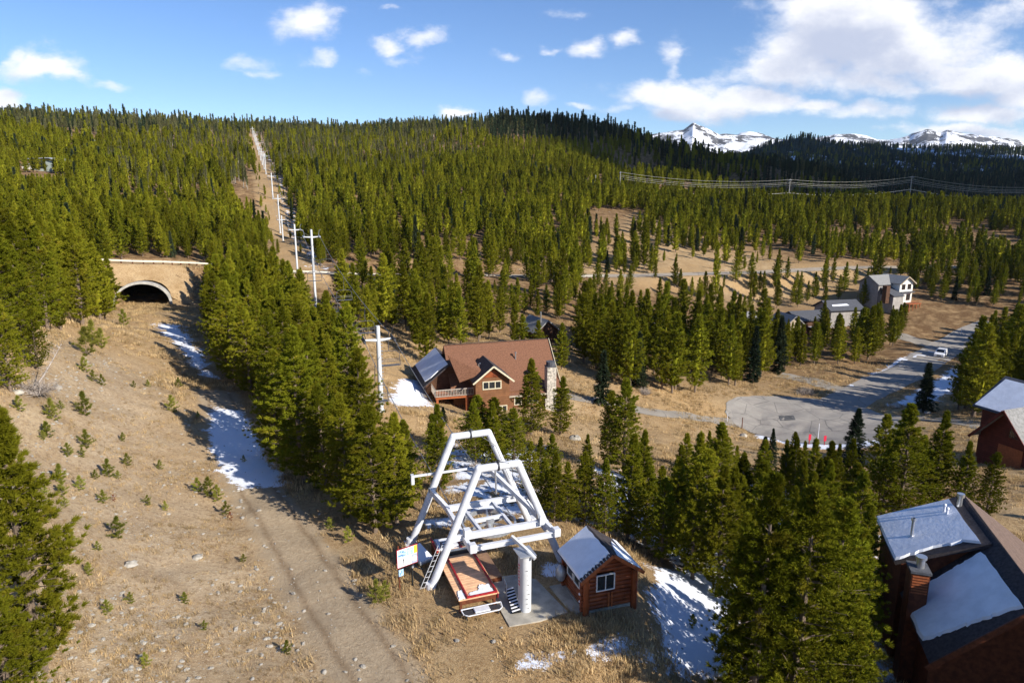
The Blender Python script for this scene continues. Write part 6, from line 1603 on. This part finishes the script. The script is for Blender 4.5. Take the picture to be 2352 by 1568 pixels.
def instancer(name, pts, protos, label, cat):
    """pts: (x,y,z,sxy,sz,rot,proto index); protos: list of objects; one object with geometry nodes"""
    me = bpy.data.meshes.new(name); P = np.array(pts, np.float32); me.vertices.add(len(P)); me.vertices.foreach_set('co', P[:, :3].ravel())
    for nm, c in (('sxy', 3), ('sz', 4), ('rot', 5)):
        a = me.attributes.new(nm, 'FLOAT', 'POINT'); a.data.foreach_set('value', P[:, c].copy())
    a = me.attributes.new('pid', 'INT', 'POINT'); a.data.foreach_set('value', P[:, 6].astype(np.int32))
    o = bpy.data.objects.new(name, me); COL.objects.link(o); props(o, label=label, cat=cat, kind='stuff')
    ng = bpy.data.node_groups.new(name + '_nodes', 'GeometryNodeTree')
    ng.interface.new_socket('Geometry', in_out='INPUT', socket_type='NodeSocketGeometry'); ng.interface.new_socket('Geometry', in_out='OUTPUT', socket_type='NodeSocketGeometry')
    gi = ng.nodes.new('NodeGroupInput'); go = ng.nodes.new('NodeGroupOutput'); jn = ng.nodes.new('GeometryNodeJoinGeometry')
    def attr(n, t='FLOAT'):
        q = ng.nodes.new('GeometryNodeInputNamedAttribute'); q.data_type = t; q.inputs['Name'].default_value = n; return q.outputs[0]
    sx, sz_, rt, pid = attr('sxy'), attr('sz'), attr('rot'), attr('pid', 'INT')
    cs = ng.nodes.new('ShaderNodeCombineXYZ'); ng.links.new(sx, cs.inputs[0]); ng.links.new(sx, cs.inputs[1]); ng.links.new(sz_, cs.inputs[2])
    cr = ng.nodes.new('ShaderNodeCombineXYZ'); ng.links.new(rt, cr.inputs[2])
    er = ng.nodes.new('FunctionNodeEulerToRotation'); ng.links.new(cr.outputs[0], er.inputs[0])
    for k, pr in enumerate(protos):
        cmp_ = ng.nodes.new('FunctionNodeCompare'); cmp_.data_type = 'INT'; cmp_.operation = 'EQUAL'; ng.links.new(pid, cmp_.inputs[2]); cmp_.inputs[3].default_value = k
        oi = ng.nodes.new('GeometryNodeObjectInfo'); oi.inputs['Object'].default_value = pr; oi.inputs['As Instance'].default_value = True
        ip = ng.nodes.new('GeometryNodeInstanceOnPoints'); ng.links.new(gi.outputs[0], ip.inputs['Points']); ng.links.new(cmp_.outputs[0], ip.inputs['Selection'])
        ng.links.new(oi.outputs['Geometry'], ip.inputs['Instance']); ng.links.new(er.outputs[0], ip.inputs['Rotation']); ng.links.new(cs.outputs[0], ip.inputs['Scale'])
        ng.links.new(ip.outputs[0], jn.inputs[0])
    ng.links.new(jn.outputs[0], go.inputs[0])
    md_ = o.modifiers.new('scatter', 'NODES'); md_.node_group = ng
    return o
def whole(cm, tm, name):
    """crown and trunk in one mesh for the mass"""
    n1 = len(cm.vertices); v1 = np.empty(n1*3, np.float32); cm.vertices.foreach_get('co', v1)
    vs = [tuple(p) for p in v1.reshape(-1, 3)]; f1 = np.empty(len(cm.polygons)*3, np.int32); cm.polygons.foreach_get('vertices', f1); fs = [tuple(int(k) for k in q) for q in f1.reshape(-1, 3)]
    nf = len(fs); 
    fs += [tuple(i+n1 for i in p.vertices) for p in tm.polygons]; vs += [tuple(v.co) for v in tm.vertices]
    me = bpy.data.meshes.new(name); me.from_pydata(vs, [], fs); me.materials.append(cm.materials[0]); me.materials.append(tm.materials[0] if True else None)
    mi = np.zeros(len(fs), np.int32); mi[nf:] = 1; me.polygons.foreach_set('material_index', mi)
    return bpy.data.objects.new(name, me)
PL_ = []; PI = {}
for key, lst in PROTO.items():
    PI[key] = []
    for c, t in lst: PI[key].append(len(PL_)); PL_.append(whole(c, t, 'tree_form'))
pts = []
for (kind, x, y, z, h, w, *_r) in mass:
    L = max(level(y), 1) if y > 60 else 0; 
    if (kind, L) not in PI: L = 2 if (kind, 2) in PI else 1
    pts.append((x, y, z-.1, h/10*w, h/10, rnd.uniform(0, 6.28), rnd.choice(PI[(kind, L)])))
for (x, y, z, h) in FARW:
    pts.append((x, y, z-.3, h/10*1.0, h/10, rnd.uniform(0, 6.28), rnd.choice(PI[('spruce', 3)] + PI[('pine', 3)][:1])))
instancer('forest', pts, PL_, 'evergreen forest covering the hillsides and the far ridges', 'forest')
print('DBG TM', TM, 'roadd', line_dist(np.array([TM.x]), np.array([TM.y]), HW), 'surf', [float(surf_h(np.array([TM.x+TD.x*q]), np.array([TM.y+TD.y*q]))[0]) for q in (-12,-8,-4,0,4,8)], [tuple(round(float(q),1) for q in t[1:5]) for t in TREES[:5]])
print('TREES', len(TREES), 'individual', len(indiv), 'mass', len(pts))

# ------------------------------------------------------------------ saplings on the bare slope
SAP = [(200,815,52),(235,800,38),(215,790,45),(285,750,32),(195,855,30),(215,875,22),(235,885,22),(308,890,14),(340,888,14),(411,890,20),(45,945,32),(120,965,42),(140,940,18),(195,955,48),(110,1005,32),(105,990,20),(200,1030,38),(283,1013,18),(157,1048,28),(190,1050,20),(293,1070,26),(250,1095,38),(272,1100,18),(368,1078,20),
       (220,1100,20),(140,1110,40),(145,1140,34),(185,1125,30),(105,1135,20),(238,1155,28),(340,1160,22),(118,1190,30),(380,1172,20),(272,1235,46),(170,1255,34),(225,1265,22),(205,1320,28),(135,1305,30),(300,1385,26),(247,1410,32),(425,1385,26),(660,1500,32),(470,1445,22),(335,1530,34),(560,1290,18),(480,1140,40),(500,1150,34),(520,1180,28),(455,1130,30),
       (795,1190,30),(757,1215,26),(800,1245,34),(865,1385,52),(885,1375,40),(395,945,32),(800,860,34),(1590,1440,30),(100,1010,20),(455,960,14),(150,1165,22),(560,1060,14)]
def sap_proto(seed, mt):
    r = random.Random(seed); Vv, Ff, m = tree_proto('pine', seed, 60, 4, 12, .17*10/3, .03*10/3, H=10, R0=3.0, z0=.0); return Vv, Ff, m
SP_ = []
for s in range(4):
    Vv, Ff, m = tree_proto('pine', 200+s, 22, 6, 20, 1.25, .17, H=10, R0=4.0+.5*s, z0=.02); cr = npmesh('crown', Vv, Ff, 'sapling_needles', False)
    me = bpy.data.meshes.new('trunk'); me.from_pydata(m.v, [], m.f); me.materials.append(MATS['bark']); SP_.append((cr.data, me)); bpy.data.objects.remove(cr)
SAPN = {}
SAP.sort()
for k, (u, v, hp) in enumerate(SAP):
    x, y, z = hit(u, v); h = hp / FPX * y * 1.25
    wn = 'tall' if hp > 38 else ('middling' if hp > 25 else 'tiny')
    pl = ('near the left stand of pines' if v < 900 else 'on the upper slope below the dead shrub' if v < 1060 else 'in the middle of the bare slope' if v < 1250 else 'on the lower slope') if u < 450 else ('beside the dirt track' if u < 1000 else 'on the snowy bank by the log hut')
    key = wn + pl; SAPN[key] = SAPN.get(key, 0) + 1
    o = empty('pine_sapling', (x, y, z-.03), rnd.uniform(0, 6.28), label=f'{ordn(SAPN[key])} from the left of the {wn} saplings {pl}', cat='sapling', group='pine saplings on the bare slope')
    o.scale = (h/10, h/10, h/10); cm, tm = SP_[k % 4]
    for nm, md2 in (('crown', cm), ('trunk', tm)): c = bpy.data.objects.new(nm, md2); COL.objects.link(c); c.parent = o
SAPL = {}
x, y, z = hit(262, 1152)
Vv, Ff, m = tree_proto('pine', 300, 16, 3, 8, .8, .2, H=6, R0=3.0, z0=.02); rs = npmesh('dead_sapling', Vv*.07, Ff, 'rust_needles'); rs.location = (x, y, z); props(rs, label='tiny rust red dead sapling beside a green one on the slope', cat='sapling')
x, y, z = hit(530, 1195); rs = npmesh('dead_sapling', Vv*.09, Ff, 'rust_needles'); rs.location = (x, y, z); props(rs, label='orange browned sapling beside the top of the dirt track', cat='sapling')

# fallen grey dead shrub
x, y, z = hit(75, 905); ds = empty('dead_shrub', (x, y, z), label='tangled grey leafless shrub lying at the left edge of the slope', cat='shrub')
rr = random.Random(4); m = MB()
for k in range(260):
    an = rr.uniform(0, 6.28); el = rr.uniform(-.05, 1.1); L = rr.uniform(.7, 2.1); b0 = Vector((rr.uniform(-.8, .9), rr.uniform(-.6, .6), .1)); d = Vector((math.cos(an)*math.cos(el), math.sin(an)*math.cos(el), math.sin(el)*.7))
    p1 = b0 + d*L*.5 + Vector((rr.uniform(-.1, .1), rr.uniform(-.1, .1), .05)); m.tube([b0, p1, b0 + d*L + Vector((0, 0, rr.uniform(-.2, .1)))], [.02, .014, .006], 3, False)
m.build('twigs', 'dead_twig', ds)
m = MB(); m.tube([(0, 0, .2), (.3, .8, 1.0), (.5, 1.8, 2.0), (.7, 2.6, 2.9)], [.09, .07, .04, .02], 6)
for k in range(26):
    t = rr.uniform(.2, 1); b0 = Vector((.7*t, 2.6*t, .2+2.7*t)); m.tube([b0, b0+Vector((rr.uniform(-.7, .7), rr.uniform(-.5, .5), rr.uniform(-.2, .6)))], [.02, .006], 3, False)
m.build('stem', 'dead_twig', ds)

# brown bushes near the cul-de-sac
for i, (u, v, r_, lb) in enumerate([(1850, 905, 1.5, 'bare brown willow bush on the bank above the cul-de-sac'), (1480, 905, 1.1, 'round dry brown bush in the grass left of the cul-de-sac'), (1380, 890, .9, 'low brown bush beside the narrow driveway')]):
    x, y, z = hit(u, v); m = MB()
    for k in range(220):
        an = rr.uniform(0, 6.28); el = rr.uniform(.1, 1.4); L = r_*rr.uniform(.6, 1.1); b0 = Vector((rr.uniform(-r_, r_)*.7, rr.uniform(-r_, r_)*.5, 0)); d = Vector((math.cos(an)*math.cos(el), math.sin(an)*math.cos(el), math.sin(el)))
        m.tube([b0, b0+d*L], [.022, .01], 3, False)
    o = m.build('brown_bush', 'dead_twig'); o.location = (x, y, z); props(o, label=lb, cat='bush')

# ------------------------------------------------------------------ grass and stones
def tuft(seed, n, hgt, spread, bw):
    r = np.random.default_rng(seed); b = np.zeros((n, 3)); b[:, :2] = r.normal(0, spread, (n, 2)); an = r.uniform(0, 6.28, n); ln = r.uniform(.1, .55, n)*hgt
    tip = b + np.stack([np.cos(an)*ln, np.sin(an)*ln, hgt*r.uniform(.5, 1.1, n)], 1); s = np.stack([-np.sin(an), np.cos(an), np.zeros(n)], 1)*bw
    V_ = np.stack([b-s, b+s, tip], 1).reshape(-1, 3); return npmesh('tuft_form', V_, np.arange(n*3).reshape(-1, 3), 'dry_grass', False)
TF = [tuft(s, 26, .19, .12, .013) for s in range(3)] + [tuft(9, 22, .27, .15, .014)]
pts = []
N_ = 75000
us = rng.uniform(-50, 2400, N_); 
ys = 19 + (rng.uniform(0, 1, N_) ** 1.35) * 125; aa = rng.uniform(-.86, .86, N_); xs = aa*ys; zs = gz(xs, ys); uu, vv2 = projn(xs, ys, zs)
def samp(arr, x, y):
    i = np.clip(np.searchsorted(gx, x), 0, NX-1); j = np.clip(np.searchsorted(gy, y), 0, NY-1); return arr[j, i]
sn_, dt_, gv_ = samp(snow, xs, ys), samp(dirt, xs, ys), samp(gravel, xs, ys)
dens = np.where(gv_ > .5, .85, 1.0) * (dt_ < .45) * (sn_ < .66) * np.clip(fbm(xs*.25, ys*.25, 3, 8)*3.0-1.05, .05, 1)
dens *= (np.hypot(xs-CDS[0], ys-CDS[1]) > CDR+.4) * (line_dist(xs, ys, [tuple(p) for p in RD])[0] > 4.2) 
kp = rng.uniform(0, 1, N_) < dens
pad_u = [(1122,1326),(1190,1318),(1232,1330),(1262,1340),(1300,1335),(1460,1395),(1304,1404),(1240,1425),(1170,1437),(1130,1365)]
kp &= ~inpoly_np(uu, vv2, pad_u)
hutp = [(hc + hf*a + hg*b) for a, b in ((-1.6, -.4), (1.6, -.4), (1.6, 2.8), (-1.6, 2.8))]; kp &= ~inpoly_np(xs, ys, [(p.x, p.y) for p in hutp])
for x, y, z, g in zip(xs[kp], ys[kp], zs[kp], gv_[kp]):
    s = rnd.uniform(.6, 1.3) * (1.0 if g < .5 else .6) * (1 + y/150); pts.append((x, y, z-.02, s*1.2, s, rnd.uniform(0, 6.28), rnd.choice((0, 1, 2) if g > .5 else (0, 1, 2, 3))))
instancer('dry_grass', pts, TF, 'dry straw coloured grass growing over the slope and the meadow', 'grass')
print('GRASS', len(pts))
def stone_form(seed):
    m = MB(); m.lump((0, 0, .2), 1, (1.2, .9, .6), seed, 7, 5, .25); me = bpy.data.meshes.new('stone_form'); me.from_pydata(m.v, [], m.f); me.materials.append(MATS['rock']); return bpy.data.objects.new('stone_form', me)
SF = [stone_form(s) for s in range(3)]; pts = []
N_ = 26000; ys = 18 + (rng.uniform(0, 1, N_) ** 1.3)*75; aa = rng.uniform(-.85, .5, N_); xs = aa*ys; zs = gz(xs, ys); g_ = samp(gravel, xs, ys); d_ = samp(dirt, xs, ys)
cl = fbm(xs*.35, ys*.35, 3, 14)
kp = ((g_ > .4) & (rng.uniform(0, 1, N_) < np.clip((cl-.38)*3.5, .04, 1))) | ((d_ > .4) & (rng.uniform(0, 1, N_) < .12)) | (rng.uniform(0, 1, N_) < .03)
for x, y, z in zip(xs[kp], ys[kp], zs[kp]): s = .022 + rnd.random()**4*.11; pts.append((x, y, z, s, s, rnd.uniform(0, 6.28), rnd.randrange(3)))
instancer('loose_stones', pts, SF, 'small pale stones scattered over the bare slope and the dirt track', 'stones')

# ------------------------------------------------------------------ haze: clear mountain air, a pale even volume round everything
hm = bpy.data.materials.new('air'); hm.use_nodes = True; t = hm.node_tree; t.nodes.clear()
ho = nd(t, 'ShaderNodeOutputMaterial'); hv = nd(t, 'ShaderNodeVolumePrincipled'); hv.inputs['Color'].default_value = (.80, .88, 1.0, 1); hv.inputs['Density'].default_value = HAZE
hv.inputs['Anisotropy'].default_value = .2
lk(t, hv.outputs[0], ho.inputs['Volume']); MATS['air'] = hm
m = MB(); m.box(-9500, 9500, -1500, 9300, -260, 1250); o = m.build('haze', 'air'); props(o, label='thin blue mountain air fading the far ridges', cat='haze', kind='stuff')
